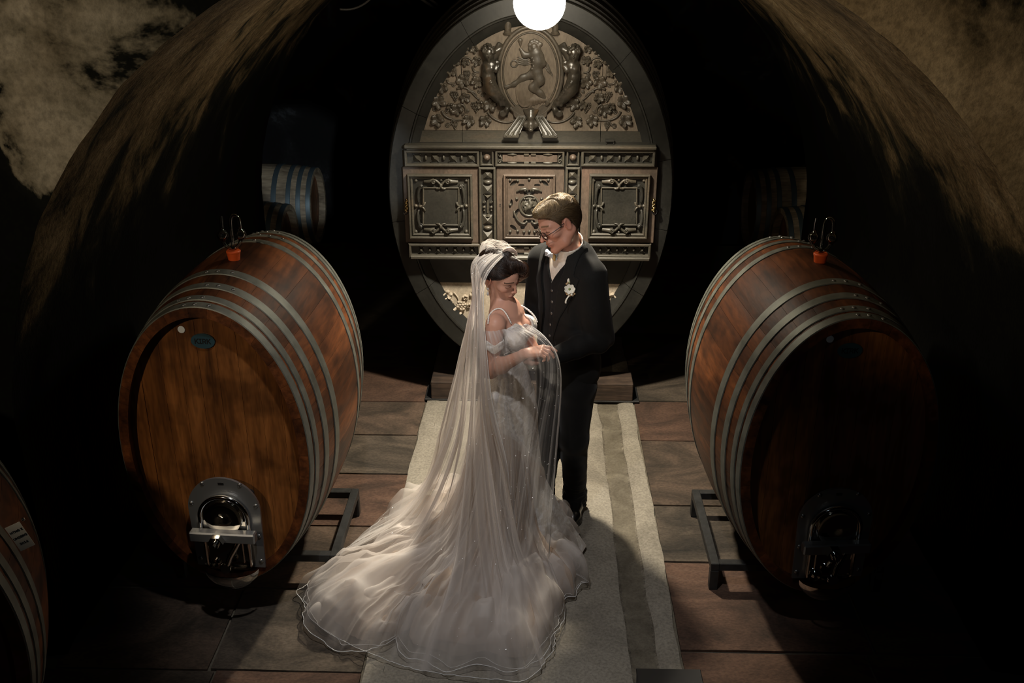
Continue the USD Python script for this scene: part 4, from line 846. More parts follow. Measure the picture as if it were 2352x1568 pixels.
# the timber that carries the cask, its back end on a second one
mat_beam = wood('rough_beam', (.022, .014, .010), (.065, .040, .026), (.11, .072, .048), scale=(1.2, 14, 14), rough=.8, bump=.6, vary=.1)
single('support_beam', box((-.025, 6.16, .078), (1.37, .20, .128), .005), mat_beam, 'reddish-brown square timber on the floor under the great cask', 'beam', 30)
single('support_beam', box((-.045, 7.9, .068), (1.37, .20, .128), .005), mat_beam, 'rear timber on the floor behind the front one under the cask', 'beam', 30)
single('support_sleeper', box((-.025, 6.17, .008), (1.46, .22, .014), .003), mat_dark_steel if 'mat_dark_steel' in globals() else mat_tun, 'thin black board painting the shadow gap under the front timber', 'board', 30)  # black board put in for the shadow gap under the beam

# ================================================================== pendant lamp
mat_globe = M_('glowing_globe', {'e': ('emission', {'color': (1.0, .89, .70), 'strength': LAMP_EMIT})}, [], 'e.emission')
mat_enamel = plain('black_enamel', (.02, .02, .02), .35)
PL = thing('pendant_lamp', 'glowing round globe lamp hanging before the great cask', 'lamp', LAMP)
part(PL, 'globe', ball(LAMP, .13, 4), mat_globe, True)
part(PL, 'shade', move(cat(flip(lathe([(.055, .20), (.11, .19), (.16, .165), (.18, .14)], 40)), lathe([(.058, .203), (.113, .193), (.163, .168), (.182, .14)], 40)), LAMP), mat_enamel, 60)
part(PL, 'cap', move(lathe([(1e-5, .10), (.05, .10), (.055, .20), (.02, .23), (1e-5, .23)], 24), LAMP), mat_enamel, 40)
part(PL, 'cord', tube([LAMP + [0, 0, .22], LAMP + [0, 0, .44]], .005, 8), mat_enamel, True)
spot_light('pendant_lamp_light', LAMP - [0, 0, .14], LAMP - [0, 0, 1], .05, (1.0, .89, .72), LAMP_DOWN, 62, 1.0)
# ================================================================== people: shared anatomy
mat_skin = M_('skin', {'a': ('attribute', {'attribute': 'tint'}), 'tc': ('texture_coordinate', {}), 'n': ('noise_texture', {'scale': 90., 'detail': 3}), 'b': ('bump', {'strength': .12, 'distance': .001}),
    'p': ('principled_bsdf', {'roughness': .46, 'specular_ior_level': .42, 'diffuse_roughness': .3})},
    [('a.color', 'p.base_color'), ('tc.object', 'n.vector'), ('n.fac', 'b.height'), ('b.normal', 'p.normal')], 'p.BSDF')
def fabric(name, c0, c1, scale=160., rough=.85, bump=.25, sheen=.15, spec=.2):
    return M_(name, {'tc': ('texture_coordinate', {}), 'n': ('noise_texture', {'scale': scale, 'detail': 3, 'roughness': .7}), 'r': ('rgb_ramp', {'ramp': [(.35, c0), (.65, c1)]}),
        'b': ('bump', {'strength': bump, 'distance': .001}), 'p': ('principled_bsdf', {'roughness': rough, 'sheen_weight': sheen, 'sheen_roughness': .4, 'specular_ior_level': spec})},
        [('tc.object', 'n.vector'), ('n.fac', 'r.fac'), ('r.color', 'p.base_color'), ('n.fac', 'b.height'), ('b.normal', 'p.normal')], 'p.BSDF')
mat_suit = fabric('charcoal_suit', (.005, .005, .0047), (.0085, .0085, .0078), sheen=.05)
mat_lapel = fabric('charcoal_lapel', (.006, .006, .0057), (.010, .010, .0092), sheen=.05)
mat_vest = fabric('black_waistcoat', (.0045, .0045, .005), (.008, .008, .008))
mat_trouser = fabric('black_trousers', (.004, .004, .004), (.008, .008, .008))
mat_shirt = fabric('ivory_shirt', (.60, .55, .47), (.70, .65, .57), 60., .8, .1)
mat_bow = fabric('pale_bow_tie', (.38, .41, .44), (.48, .51, .53), 60., .6, .1)
mat_gold_cloth = fabric('gold_bow_tip', (.30, .19, .07), (.40, .26, .10), 60., .5, .1)
mat_shoe = plain('black_leather', (.006, .006, .006), .25)
mat_spectacle = plain('dark_spectacle_frame', (.018, .010, .007), .25)
mat_lens = M_('spectacle_lens', {'t': ('transparent_bsdf', {'color': (.93, .95, .95)}), 'g': ('glossy_bsdf', {'color': (1, 1, 1), 'roughness': .02}), 'f': ('fresnel', {'IOR': 1.45}), 'm': ('mix_closure', {})},
    [('f.fac', 'm.fac'), ('t.BSDF', 'm.closure1'), ('g.BSDF', 'm.closure2')], 'm.closure')
mat_hair_blond = M_('blond_hair', {'oi': ('hair_info', {}), 'r': ('rgb_ramp', {'ramp': [(0, (.045, .028, .013)), (.5, (.17, .115, .056)), (1, (.33, .24, .125))]}), 'n': ('attribute', {'attribute': 'tone'}),
    'p': ('principled_bsdf', {'roughness': .42, 'specular_ior_level': .5})}, [('n.fac', 'r.fac'), ('r.color', 'p.base_color')], 'p.BSDF')
mat_hair_dark = M_('dark_brown_hair', {'r': ('rgb_ramp', {'ramp': [(0, (.008, .004, .003)), (.6, (.020, .010, .006)), (1, (.06, .024, .011))]}), 'n': ('attribute', {'attribute': 'tone'}),
    'p': ('principled_bsdf', {'roughness': .34, 'specular_ior_level': .5})}, [('n.fac', 'r.fac'), ('r.color', 'p.base_color')], 'p.BSDF')
mat_scalp_blond = fabric('blond_hair_base', (.07, .042, .02), (.15, .095, .045), 300., .5, .5)
mat_scalp_dark = fabric('dark_hair_base', (.008, .004, .003), (.018, .009, .006), 300., .4, .5)

class Local:
    """a rotated frame: columns forward, left, up"""
    def __init__(s, c, fwd, up=(0, 0, 1.0)):
        x = np.asarray(fwd, float); x /= np.linalg.norm(x); z = np.asarray(up, float); z = z - x * (x @ z); z /= np.linalg.norm(z); y = np.cross(z, x)
        s.c, s.R = np.asarray(c, float), np.stack([x, y, z], 1)
    def inv(s, P): return (np.asarray(P, float) - s.c) @ s.R
    def __call__(s, p): return np.asarray(p, float) @ s.R.T + s.c
    def m(s, m): return s(m[0]), m[1]

def head_sd(q, male):
    """head in its own frame: x to the face, y to the left, z up, origin between the ears; about .235 m from chin to crown"""
    w = 1.0 if male else .94
    d = sd_ell(q, (-.012, 0, .036), (.096, .076 * w, .084))
    d = smin(d, sd_ell(q, (.030, 0, -.005), (.062, .060 * w, .085)), .03)
    jw = .054 if male else .046
    d = smin(d, chain(q, [(-.018, jw * 1.05, -.045), (.028, jw * .78, -.088), (.076, .010, -.108)], [.026, .021, .017], .02), .03)
    d = smin(d, chain(q, [(-.018, -jw * 1.05, -.045), (.028, -jw * .78, -.088), (.076, -.010, -.108)], [.026, .021, .017], .02), .03)
    d = smin(d, sd_ell(q, (.045, 0, -.075), (.044, .034 * w, .032)), .02)
    d = smin(d, sd_ball(q, (.080, 0, -.107) if male else (.083, 0, -.114), .016 if male else .014), .014)
    ay = np.abs(q[:, 1]); m = np.stack([q[:, 0], ay, q[:, 2]], 1)
    d = smin(d, sd_ell(m, (.058, .042 * w, -.022), (.026, .024, .022)), .018)              # cheekbone
    d = smin(d, sd_cap(m, (.088, .008, .024), (.068, .048 * w, .024), .009 if male else .006), .012)   # brow
    d = smax(d, -sd_ell(m, (.102, .032, .006), (.020, .017, .012)), .014)                   # socket
    d = smin(d, sd_ell(m, (.0745, .032, .005), (.0135, .0155, .0115)), .004)                  # closed lid over the eye
    d = smax(d, -sd_cap(m, (.0895, .020, -.0015), (.0825, .044, -.0005), .0013), .0018)             # lid line
    nt = .118 if male else .110
    d = smin(d, chain(q, [(.086, 0, .022), (.098, 0, -.004), (nt, 0, -.034)], [.007 if male else .0055, .0075 if male else .006, .0100 if male else .0074], .006), .009)
    d = smin(d, sd_ball(m, (.101, .0115, -.037), .0085 if male else .0072), .006)
    d = smax(d, -sd_ball(m, (.108, .0065, -.0465), .0034), .003)
    d = smin(d, sd_ell(q, (.086, 0, -.064), (.016, .026, .018)), .012)
    d = smin(d, sd_ell(m, (.0965, .008, -.0665), (.0085, .015, .0048)), .004)
    d = smin(d, sd_ell(q, (.0945, 0, -.0775), (.0095, .018, .0056)), .004)
    d = smax(d, -chain(m, [(.108, 0, -.0722), (.1015, .014, -.0724), (.092, .026, -.0742)], [.0022, .0022, .0018], .001), .0025)
    d = smax(d, -sd_cap(m, (.1005, 0, -.0905), (.094, .014, -.090), .0045), .006)
    e = sd_ell(m, (-.010, .080 * w, -.006), (.021, .0095, .034), rotz(.5) @ roty(.18))
    e = smax(e, -sd_ell(m, (-.006, .089 * w, -.004), (.012, .006, .022)), .005)
    e = smin(e, sd_cap(m, (.004, .0755 * w, -.008), (.001, .0745 * w, -.02), .005), .004)
    return smin(d, e, .006)
def skin_tint(q, col, lip, male):
    """q in the head's frame"""
    t = np.tile(np.asarray(col, float), (len(q), 1)); ay = np.abs(q[:, 1])
    def blend(c, w): nonlocal t; w = np.clip(w, 0, 1)[:, None]; t = t * (1 - w) + np.asarray(c) * w
    g = lambda x, y, z, r: np.exp(-(((q[:, 0] - x) / r[0]) ** 2 + ((ay - y) / r[1]) ** 2 + ((q[:, 2] - z) / r[2]) ** 2))
    red = np.asarray(col) * [1.05, .72, .66]
    blend(red, .55 * g(.07, .042, -.028, (.03, .02, .02))); blend(red, .7 * g(.115, 0, -.036, (.02, .016, .014))); blend(red, .6 * g(-.008, .08, -.005, (.03, .02, .035)))
    if male:
        beard = np.clip((-q[:, 2] - .048) / .02, 0, 1) * np.clip((q[:, 0] + .03) / .02, 0, 1) * np.clip((q[:, 2] + .15) / .03, 0, 1)
        blend(np.asarray(col) * [.70, .55, .46], .45 * beard)
    blend(lip, (1.6 if male else 2.2) * (np.exp(-(((q[:, 2] + .0722) / (.0085)) ** 2 + (ay / .021) ** 4)) * (q[:, 0] > .088)) - .25)
    zb = .031 - .14 * np.maximum(0, ay - .03) + .05 * (ay - .012)
    blend((.05, .026, .014) if not male else (.17, .095, .05), 1.5 * np.exp(-((q[:, 2] - zb) / (.0042 if male else .0030)) ** 4) * (ay > .012) * (ay < .054) * (q[:, 0] > .05) * (.75 if not male else .75))
    if not male:
        blend((.09, .045, .03), .9 * g(.085, .034, .012, (.02, .018, .006))); blend((.012, .007, .006), 1.5 * np.exp(-((q[:, 2] + .001 - .10 * (ay - .03) * (ay > .03)) / .0022) ** 2) * (ay > .018) * (ay < .049) * (q[:, 0] > .068))
        blend(np.asarray(col) * 1.25, .8 * g(.09, .032, .006, (.02, .010, .004)))
    else:
        blend((.06, .03, .02), 1.0 * np.exp(-((q[:, 2] + .001) / .0020) ** 2) * (ay > .018) * (ay < .046) * (q[:, 0] > .068))
    return np.clip(t, 0, 1)

def near(P, c, r, fn):
    """fn evaluated only within r of c, far elsewhere"""
    m = np.linalg.norm(P - np.asarray(c), axis=1) < r; d = np.full(len(P), 1.0)
    if m.any(): d[m] = fn(P[m])
    return d
def hand_sd(P, wrist, fwd, palm, curls, s=1.0, right=True, thumb=(.6, .4)):
    """a hand: wrist point, direction of the knuckles, direction the palm faces; curls = bend of index..little finger (radians per joint)"""
    f = np.asarray(fwd, float); f /= np.linalg.norm(f); n = np.asarray(palm, float); n = n - f * (n @ f); n /= np.linalg.norm(n)
    side = np.cross(f, n) * (1 if right else -1)              # towards the thumb
    A = lambda a, b, c: np.asarray(wrist) + s * (f * a + side * b + n * c)
    d = sd_cap(P, A(-.02, 0, 0), A(.01, 0, 0), .024 * s, .024 * s)
    for b in (-.028, -.010, .010, .028): d = smin(d, sd_cap(P, A(.012, b * .7, 0), A(.085, b, -.002), .0145 * s, .0125 * s), .012 * s)
    for k, (b, L, r) in enumerate(((.030, .072, .0088), (.010, .080, .0090), (-.010, .074, .0086), (-.029, .058, .0076))):
        p, ang = np.array([.086, b, -.002]), 0.0; pts, rs = [p.copy()], [r * 1.12]
        for j, fr in enumerate((.45, .31, .24)):
            ang += curls[k] * (1.0, 1.15, .8)[j]; p = p + L * fr * np.array([math.cos(ang), b * .6 * (j == 0), math.sin(ang)]); pts.append(p.copy()); rs.append(r * (1.0, .93, .82)[j])
        d = smin(d, chain(P, [A(*x) for x in pts], [x * s for x in rs], .003), .0045 * s)
    t0, t1 = thumb
    p0, p1 = np.array([.018, .026, .004]), np.array([.050, .046, .012 + .02 * t0]); p2 = p1 + .034 * np.array([math.cos(t0), .25 - t1 * .6, math.sin(t0)]); p3 = p2 + .026 * np.array([math.cos(t0 + .3), -t1, math.sin(t0 + .3)])
    return smin(d, chain(P, [A(*x) for x in (p0, p1, p2, p3)], [.0155 * s, .0125 * s, .0105 * s, .0085 * s], .006), .007 * s)

def curves(parent, name, strands, widths, mat, tones, label=None):
    path = parent + '/' + _free(parent, name); o = ORIGIN[parent]; ORIGIN[path] = o
    c = UsdGeom.BasisCurves.Define(stage, path)
    pts = np.concatenate(strands) - o
    c.CreateTypeAttr('linear'); c.CreateWrapAttr('nonperiodic')
    c.CreateCurveVertexCountsAttr(Vt.IntArray.FromNumpy(np.array([len(s) for s in strands], np.int32)))
    c.CreatePointsAttr(Vt.Vec3fArray.FromNumpy(pts.astype(np.float32)))
    c.CreateWidthsAttr(Vt.FloatArray.FromNumpy(np.concatenate(widths).astype(np.float32))); c.SetWidthsInterpolation('vertex')
    UsdGeom.PrimvarsAPI(c).CreatePrimvar('tone', Sdf.ValueTypeNames.FloatArray, 'uniform').Set(Vt.FloatArray.FromNumpy(np.asarray(tones, np.float32)))
    UsdShade.MaterialBindingAPI.Apply(c.GetPrim()).Bind(mat)
    _keys(c.GetPrim(), label=label, kind='stuff')
    return path
def grad(fn, P, e=.002):
    g = np.stack([fn(P + e * np.eye(3)[i]) - fn(P - e * np.eye(3)[i]) for i in range(3)], 1)
    return g / (np.linalg.norm(g, axis=1, keepdims=True) + 1e-9)
def comb(fn, roots, flow, n, step, lift, rg, jitter=.25):
    """strands grown from roots over the surface fn = 0: flow(P) gives the combing direction, lift the height over the surface along the strand"""
    P = roots.copy(); out = [P.copy()]; k = len(P); off = rg.normal(0, jitter, (k, 3))
    L = rg.uniform(.75, 1.1, k)[:, None]
    for i in range(1, n):
        N = grad(fn, P); F = flow(P) + off * .35; F = F - N * (F * N).sum(1, keepdims=True); F /= np.linalg.norm(F, axis=1, keepdims=True) + 1e-9
        P = P + F * step * L; h = lift * (i / (n - 1)) if np.isscalar(lift) else np.interp(i / (n - 1), np.linspace(0, 1, len(lift)), lift)
        N = grad(fn, P); P = P + N * ((h - fn(P)) * .8)[:, None]; out.append(P.copy())
    return np.stack(out, 1)

# ================================================================== the groom
GF = np.array([-.80, -.60, 0]); GL = np.array([.60, -.80, 0]); GU = np.array([0, 0, 1.0])     # facing, his left, up
GC = np.array([.158, 4.70, 0])
G_ = lambda l, f, z: GC + GL * l + GF * f + GU * z
GR = np.stack([GL, GF, GU], 1)
GH = Local((.103, 4.62, 1.698), (-.792, -.438, -.425), (-.439, -.076, .895))
GROOM = thing('person', 'tall man in charcoal suit, waistcoat and round glasses looking down', 'person', (GC[0], GC[1], 0))
gl_el, gl_wr = np.array([.315, 4.545, 1.125]), atY(1283, 815, 4.45)
gl_sh, gr_sh = G_(.178, .0, 1.440), G_(-.180, .02, 1.435)
gr_el, gr_wr = G_(-.215, .03, 1.16), np.array([-.095, 4.605, 1.08])
hfl = atY(1246, 806, 4.44) - gl_wr
def torso_g(P, off):
    q = (P - GC) @ GR
    d = sd_ell(q, (0, -.005, 1.36), (.178 + off, .108 + off, .215 + off))
    d = smin(d, sd_ell(q, (0, .0, 1.12), (.160 + off, .112 + off, .20 + off)), .06)
    d = smin(d, sd_ell(q, (0, -.01, .95), (.168 + off, .118 + off, .17 + off)), .06)
    d = smin(d, chain(q, [(-.150, -.01, 1.452), (-.06, -.02, 1.508), (.06, -.02, 1.508), (.150, -.01, 1.452)], [.050 + off, .042 + off, .042 + off, .050 + off], .03), .05)
    return d, q
def neck_g(P, off): return sd_cap(P, G_(0, .0, 1.50), GH((-.015, 0, -.06)), .062 + off, .056 + off)
def body_g(P):
    d, q = torso_g(P, -.012)
    d = smin(d, neck_g(P, 0), .03)
    hd = near(P, GH.c, .26, lambda Q: head_sd(GH.inv(Q), True)); d = smin(d, hd, .022)
    d = smin(d, near(P, gl_el, .5, lambda Q: chain(Q, [gl_sh, gl_el, gl_wr], [.048, .040, .028])), .03); d = smin(d, near(P, gr_el, .5, lambda Q: chain(Q, [gr_sh, gr_el, gr_wr], [.048, .040, .028])), .03)
    d = smin(d, near(P, gl_wr + hfl / np.linalg.norm(hfl) * .08, .17, lambda Q: hand_sd(Q, gl_wr, hfl, (-.3, -.2, -.9), (.5, .55, .6, .65), .98, False)), .01)
    d = smin(d, near(P, gr_wr + np.array([-.06, -.05, 0]), .17, lambda Q: hand_sd(Q, gr_wr, (-.9, -.42, -.05), (-.4, -.85, .1), (.3, .3, .35, .4), .98, True)), .01)
    for l in (.09, -.085): d = smin(d, sd_cap(P, G_(l, 0, .93), G_(l, 0, .84), .075, .07), .04)
    return d
bm = sdf_mesh(body_g, (-.30, 4.14, .72), (.46, 5.02, 1.86), .0034)
part(GROOM, 'body', bm, mat_skin, True, 'fair skin, looking down to the left', col=skin_tint(GH.inv(bm[0]), (.52, .27, .19), (.36, .13, .10), True))
def shirt_g(P):
    d, q = torso_g(P, -.002)
    c = neck_g(P, .016); cq = GH.inv(P)
    ax = GH((-.015, 0, -.06)) - G_(0, 0, 1.50); ax /= np.linalg.norm(ax)
    t = (P - G_(0, 0, 1.50)) @ ax
    collar = smax(np.abs(c) - .0035, np.abs(t - .048) - .052 - .010 * (q[:, 1] < -.02), .004)
    d = smax(d, -(q[:, 2] - 1.0), .01)
    return np.minimum(smax(d, -neck_g(P, .002), .004), collar)
part(GROOM, 'shirt', sdf_mesh(shirt_g, (-.1, 4.4, .98), (.45, 5.0, 1.72), .0045), mat_shirt, True, 'ivory shirt with a stand collar')
def vest_g(P):
    d, q = torso_g(P, .007)
    v = np.clip((q[:, 2] - 1.385) * .62, 0, .5)
    return smax(smax(d, -(np.abs(q[:, 0] - .0) - v) * -1.0 * (1) if False else v - np.abs(q[:, 0]), .006), np.maximum(q[:, 2] - 1.56, .90 - q[:, 2]), .004)
part(GROOM, 'waistcoat', sdf_mesh(vest_g, (-.1, 4.4, .86), (.45, 5.0, 1.60), .0045), mat_vest, True, 'black waistcoat with a deep V neck')
zz_ = [.78, .95, 1.10, 1.22, 1.34, 1.46, 1.55, 1.62]; ww_ = [.150, .085, .052, .045, .066, .090, .082, .070]
def jacket_g(P):
    d, q = torso_g(P, .020)
    d = smin(d, sd_ell(q, (0, -.02, .90), (.188, .125, .16)), .05)
    d = smin(d, chain(P, [gl_sh, gl_el, gl_wr * 1.04 + gl_el * -.04], [.080, .068, .046], .02), .035)
    d = smin(d, chain(P, [gr_sh, gr_el, gr_wr * .80 + gr_el * .20], [.082, .070, .050], .02), .035)
    el = np.exp(-((np.linalg.norm(P - gl_el, axis=1) / .15) ** 2)); ax_ = (gl_wr - gl_el) / np.linalg.norm(gl_wr - gl_el)
    d = d + el * .006 * np.sin(70 * ((P - gl_el) @ ax_) + 30 * ((P - gl_el) @ (gl_sh - gl_el)) + 5 * meshkit.noise(P * 9)) + .004 * (meshkit.fbm(P * [9, 9, 6], 2, 4) - .5)
    w = np.interp(q[:, 2], zz_, ww_)
    front = (q[:, 1] > -.02)
    d = np.where(front, smax(d, w - np.abs(q[:, 0]), .008), d)
    neckcut = neck_g(P, .026)
    d = smax(d, -neckcut, .006)
    return smax(d, .835 + .02 * (q[:, 1] < 0) - q[:, 2] + .12 * (np.abs(q[:, 0]) < .02) * (q[:, 1] < -.05), .006)
part(GROOM, 'jacket', sdf_mesh(jacket_g, (-.32, 4.22, .80), (.50, 5.04, 1.66), .0048), mat_suit, True, 'charcoal suit jacket worn open')
def lapel_g(P, sgn):
    d, q = torso_g(P, .027)
    d = smin(d, chain(P, [gl_sh, gl_sh * .7 + gl_el * .3], [.084, .08], .02), .035)
    u = q[:, 0] * sgn; w = np.interp(q[:, 2], zz_, ww_)
    wid = np.interp(q[:, 2], [1.10, 1.20, 1.38, 1.452, 1.456, 1.475, 1.50, 1.60], [.0, .030, .088, .102, .058, .060, .056, .040])
    r = np.maximum(w - .004 - u, u - w - wid); r = np.maximum(r, -(q[:, 1] + .02)); r = np.maximum(r, 1.105 - q[:, 2])
    r = np.maximum(r, -neck_g(P, .024))
    return smax(smax(d, -(d + .010), .002), r * .7, .003)
for s in (1, -1):
    part(GROOM, 'lapel', sdf_mesh(lambda P: lapel_g(P, s), (-.12, 4.35, 1.08), (.46, 5.0, 1.68), .0042), mat_lapel, True)
def trousers_g(P):
    d = None
    for l, ft in ((.09, (.225, 4.745)), (-.085, (.045, 4.76))):
        e = chain(P, [G_(l * .8, 0, .98), G_(l, 0, .82), np.array([GC[0] + (l * .55 if l > 0 else -.085), GC[1] - .03 - l * .3, .50]), np.array([ft[0], ft[1], .10]), np.array([ft[0], ft[1] - .01, .0])], [.105, .100, .074, .062, .066], .03)
        d = e if d is None else smin(d, e, .03)
    d = smin(d, sd_ell((P - GC) @ GR, (0, 0, .95), (.165, .12, .12)), .05)
    n = meshkit.noise(P * [18, 18, 26]) - .5
    d = d + .006 * n * np.clip(1.3 - P[:, 2] * 2.2, 0, 1) + .004 * np.sin(P[:, 2] * 60 + 20 * n) * np.clip(.30 - P[:, 2], 0, .25) * 4
    return smax(d, .035 - P[:, 2], .004)
part(GROOM, 'trousers', sdf_mesh(trousers_g, (-.12, 4.46, .02), (.46, 5.0, 1.12), .006), mat_trouser, True, 'black trousers')
for fx, fy in ((.225, 4.745), (.045, 4.76)):
    def shoe(P):
        d = chain(P, [(fx + .005, fy + .035, .045), (fx, fy - .04, .045), (fx - .012, fy - .135, .034), (fx - .016, fy - .175, .026)], [.040, .042, .041, .024], .02)
        d = smax(d, .012 - P[:, 2], .006)
        return np.minimum(d, smax(chain(P, [(fx + .005, fy + .035, .008), (fx - .012, fy - .135, .008), (fx - .016, fy - .178, .008)], [.041, .043, .027], .02), np.abs(P[:, 2] - .0075) - .0072, .002))
    part(GROOM, 'shoe', sdf_mesh(shoe, (fx - .09, fy - .23, -.006), (fx + .09, fy + .10, .10), .004), mat_shoe, True)
# bow tie, waistcoat buttons, flower
bc = G_(0, .078, 1.528) + GF * .034
for s, mt, nm in ((-1, mat_bow, 'pale'), (1, mat_bow, 'pale')):
    wing = [bc + GL * s * a + GU * b + GF * c for a, b, c in ((.004, .008, .006), (.004, -.008, .006), (.040, .018, .0), (.040, -.018, .0), (.004, .008, -.006), (.004, -.008, -.006), (.040, .017, -.010), (.040, -.017, -.010), (.03, .012, .014), (.03, -.012, .014))]
    part(GROOM, 'bow_tie', hull(wing), mt, 40, 'pale blue-white bow tie') if s < 0 else part(GROOM, 'bow_tie_wing', hull(wing), mat_bow, 40)
part(GROOM, 'bow_tie_tip', hull([bc + GL * a + GU * b + GF * c for a, b, c in ((.034, .014, .012), (.044, .009, .008), (.030, -.012, .014), (.041, -.020, .009), (.034, .014, .006), (.044, .009, .002), (.030, -.012, .008), (.041, -.020, .003))]), mat_gold_cloth, 40, 'gold tip of the bow tie')
part(GROOM, 'bow_knot', ball(bc + GF * .010, (.009, .009, .011), 2), mat_bow, True)
for z in (1.345, 1.285, 1.225, 1.165, 1.105):
    f = .10
    for _ in range(30):
        if torso_g(G_(.012, f, z)[None], .007)[0][0] < 0: f += .003
    part(GROOM, 'button', xf(cyl((0, 0, 0), .0075, .005, 'y', 16, .0015), np.stack([GL, GF, GU], 1), G_(.012, f, z)), mat_rivet if 'mat_rivet' in globals() else mat_shoe, 40)
def on_jacket(px, py, off=.0):
    d = ray(px, py); d = d / np.linalg.norm(d); t = 4.2
    for _ in range(60):
        s = jacket_g((CAM + d * t)[None])[0]; t += s * .6
        if abs(s) < .0008: break
    return CAM + d * (t - off)
mat_petal = fabric('cream_petals', (.72, .68, .56), (.82, .79, .68), 60., .7, .1)
mat_pod = fabric('dry_seed_heads', (.30, .20, .10), (.45, .32, .18), 90., .8, .2)
mat_green = fabric('pale_green_leaf', (.16, .20, .08), (.28, .32, .16), 60., .6, .1)
fc = on_jacket(1308, 664, .018)
FLW = part(GROOM, 'boutonniere', cat(*[ball(fc + RT * a + UP * b - FW * c, r, 1) for a, b, c, r in ((.012, -.018, .0, .007), (.020, -.012, .0, .006), (-.010, -.024, .0, .006), (.006, -.028, .002, .007), (.024, -.022, .0, .006), (-.016, -.016, .0, .005), (.016, -.030, .0, .005), (-.008, .030, -.002, .006), (-.014, .026, .0, .005))]), mat_pod, True, 'boutonniere of a cream flower, seed heads and ribbon')
for k in range(7):
    a = k * 2 * math.pi / 7; u = np.linspace(0, 1, 6)[:, None]; v = np.linspace(-1, 1, 7)[None, :]
    dirv = RT * math.cos(a) + UP * math.sin(a) * .9; sd = -RT * math.sin(a) + UP * math.cos(a)
    G = fc + (dirv[None, None] * (.003 + .024 * u)[..., None] + sd[None, None] * (v * .012 * np.sin(np.pi * (.15 + .75 * u)))[..., None] - FW[None, None] * (.004 + .009 * u ** 1.2 + .003 * v ** 2)[..., None])
    part(FLW, 'petal', cat(grid(G), flip(grid(G + FW * .0012))), mat_petal, True)
part(FLW, 'flower_centre', ball(fc - FW * .006, (.006, .006, .006), 2), mat_green, True)
for a, b in ((.004, .034), (.014, .028), (.020, .016), (-.004, .042)):
    part(FLW, 'leaf', ball(fc + RT * a + UP * b, (.007, .004, .011), 2), mat_green if a > 0 else mat_petal, True)
for k, (a, b) in enumerate(((.010, -.026), (-.004, -.022), (.021, -.008))): part(FLW, 'small_blossom', ball(fc + RT * a + UP * b - FW * .005, .0065, 1), mat_petal, True)
rp = smooth_path([fc + RT * .0 + UP * -.03, fc + RT * -.012 + UP * -.045 - FW * .006, fc + RT * -.018 + UP * -.058 - FW * .004, fc + RT * -.017 + UP * -.068], 12)
part(FLW, 'ribbon', cat(*[tube(rp + RT * o, .0022, 6) for o in (-.002, 0, .002)]), mat_petal, True)
# spectacles
def gspec():
    L_ = lambda a, b, c: GH((a, b, c))
    rims, lens = [], []
    t = np.linspace(0, 2 * np.pi, 28, endpoint=False)
    for s in (-1, 1):
        ring = np.stack([.112 - .010 * np.abs(np.cos(t)) * 0 + 0 * t - .006 * (s * (s * .034 + .0225 * np.cos(t)) / .05), s * .034 + .0225 * np.cos(t), -.008 + .0195 * np.sin(t)], 1)
        rims.append(tube(GH(ring), .0021, 8, True)); c = ring.mean(0)
        v = np.vstack([ring, c[None]]); lens.append((GH(v), np.array([[i, (i + 1) % 28, 28] for i in range(28)])))
    br = tube(smooth_path([L_(.113, -.012, -.002), L_(.118, 0, .002), L_(.113, .012, -.002)], 9), .0019, 7)
    tm = [tube(smooth_path([L_(.104, s * .056, -.004), L_(.092, s * .068, -.001), L_(.04, s * .079, .004), L_(-.005, s * .081, .010), L_(-.026, s * .079, -.012)], 16), .0019, 7) for s in (-1, 1)]
    g = part(GROOM, 'spectacles', cat(*rims, br, *tm), mat_spectacle, True, 'thin dark round spectacles low on the nose')
    for l in lens: part(g, 'lens', l, mat_lens, True)
gspec()
# hair: a base cap and combed strands
def cap_g(q):
    d = sd_ell(q, (-.016, 0, .037), (.105, .083, .088)) + .0035 * np.sin(q[:, 1] * 95 + q[:, 0] * 60 + 9 * meshkit.noise(q * 22)) * np.clip((q[:, 2] - .05) / .03, 0, 1)
    d = smin(d, sd_ell(q, (-.045, 0, .0), (.068, .076, .075)), .03)
    d = smin(d, sd_ell(q, (.045, .006, .088), (.052, .058, .030)), .03)
    hl = np.interp(q[:, 0], [-.12, -.05, -.034, -.012, .012, .024, .034, .05, .075, .1], [-.085, -.070, .010, .036, .030, .004, .030, .052, .072, .078])
    return smax(d, hl - q[:, 2], .010)
capf = lambda P: cap_g(GH.inv(P))
cm = sdf_mesh(capf, GH.c - .17, GH.c + .17, .0036)
HB = part(GROOM, 'hair', cm, mat_scalp_blond, True, 'short side-swept dark blond hair')
rg = np.random.default_rng(11)
V = cm[0]; N = grad(capf, V); q = GH.inv(V); okv = np.where((np.linalg.norm(V - GH((-.01, 0, .03)), axis=1) > .07))[0]
ri = okv[rg.integers(0, len(okv), 9000)]
def flow_g(P):
    q = GH.inv(P); top = np.clip((q[:, 2] - .055) / .03, 0, 1)[:, None]
    f = np.stack([-.35 + 0 * q[:, 0], -.85 + 0 * q[:, 0], .15 + 0 * q[:, 0]], 1) * top + np.stack([-.75 + 0 * q[:, 0], 0 * q[:, 0], -.65 + 0 * q[:, 0]], 1) * (1 - top)
    f = f + .3 * np.stack([np.sin(q[:, 1] * 45 + q[:, 0] * 25), 0 * q[:, 0], np.cos(q[:, 0] * 90)], 1) * top
    return f @ GH.R.T
S_ = comb(capf, V[ri] + N[ri] * .0005, flow_g, 7, .0070, [.001, .003, .0045, .0045, .003], rg, .16)
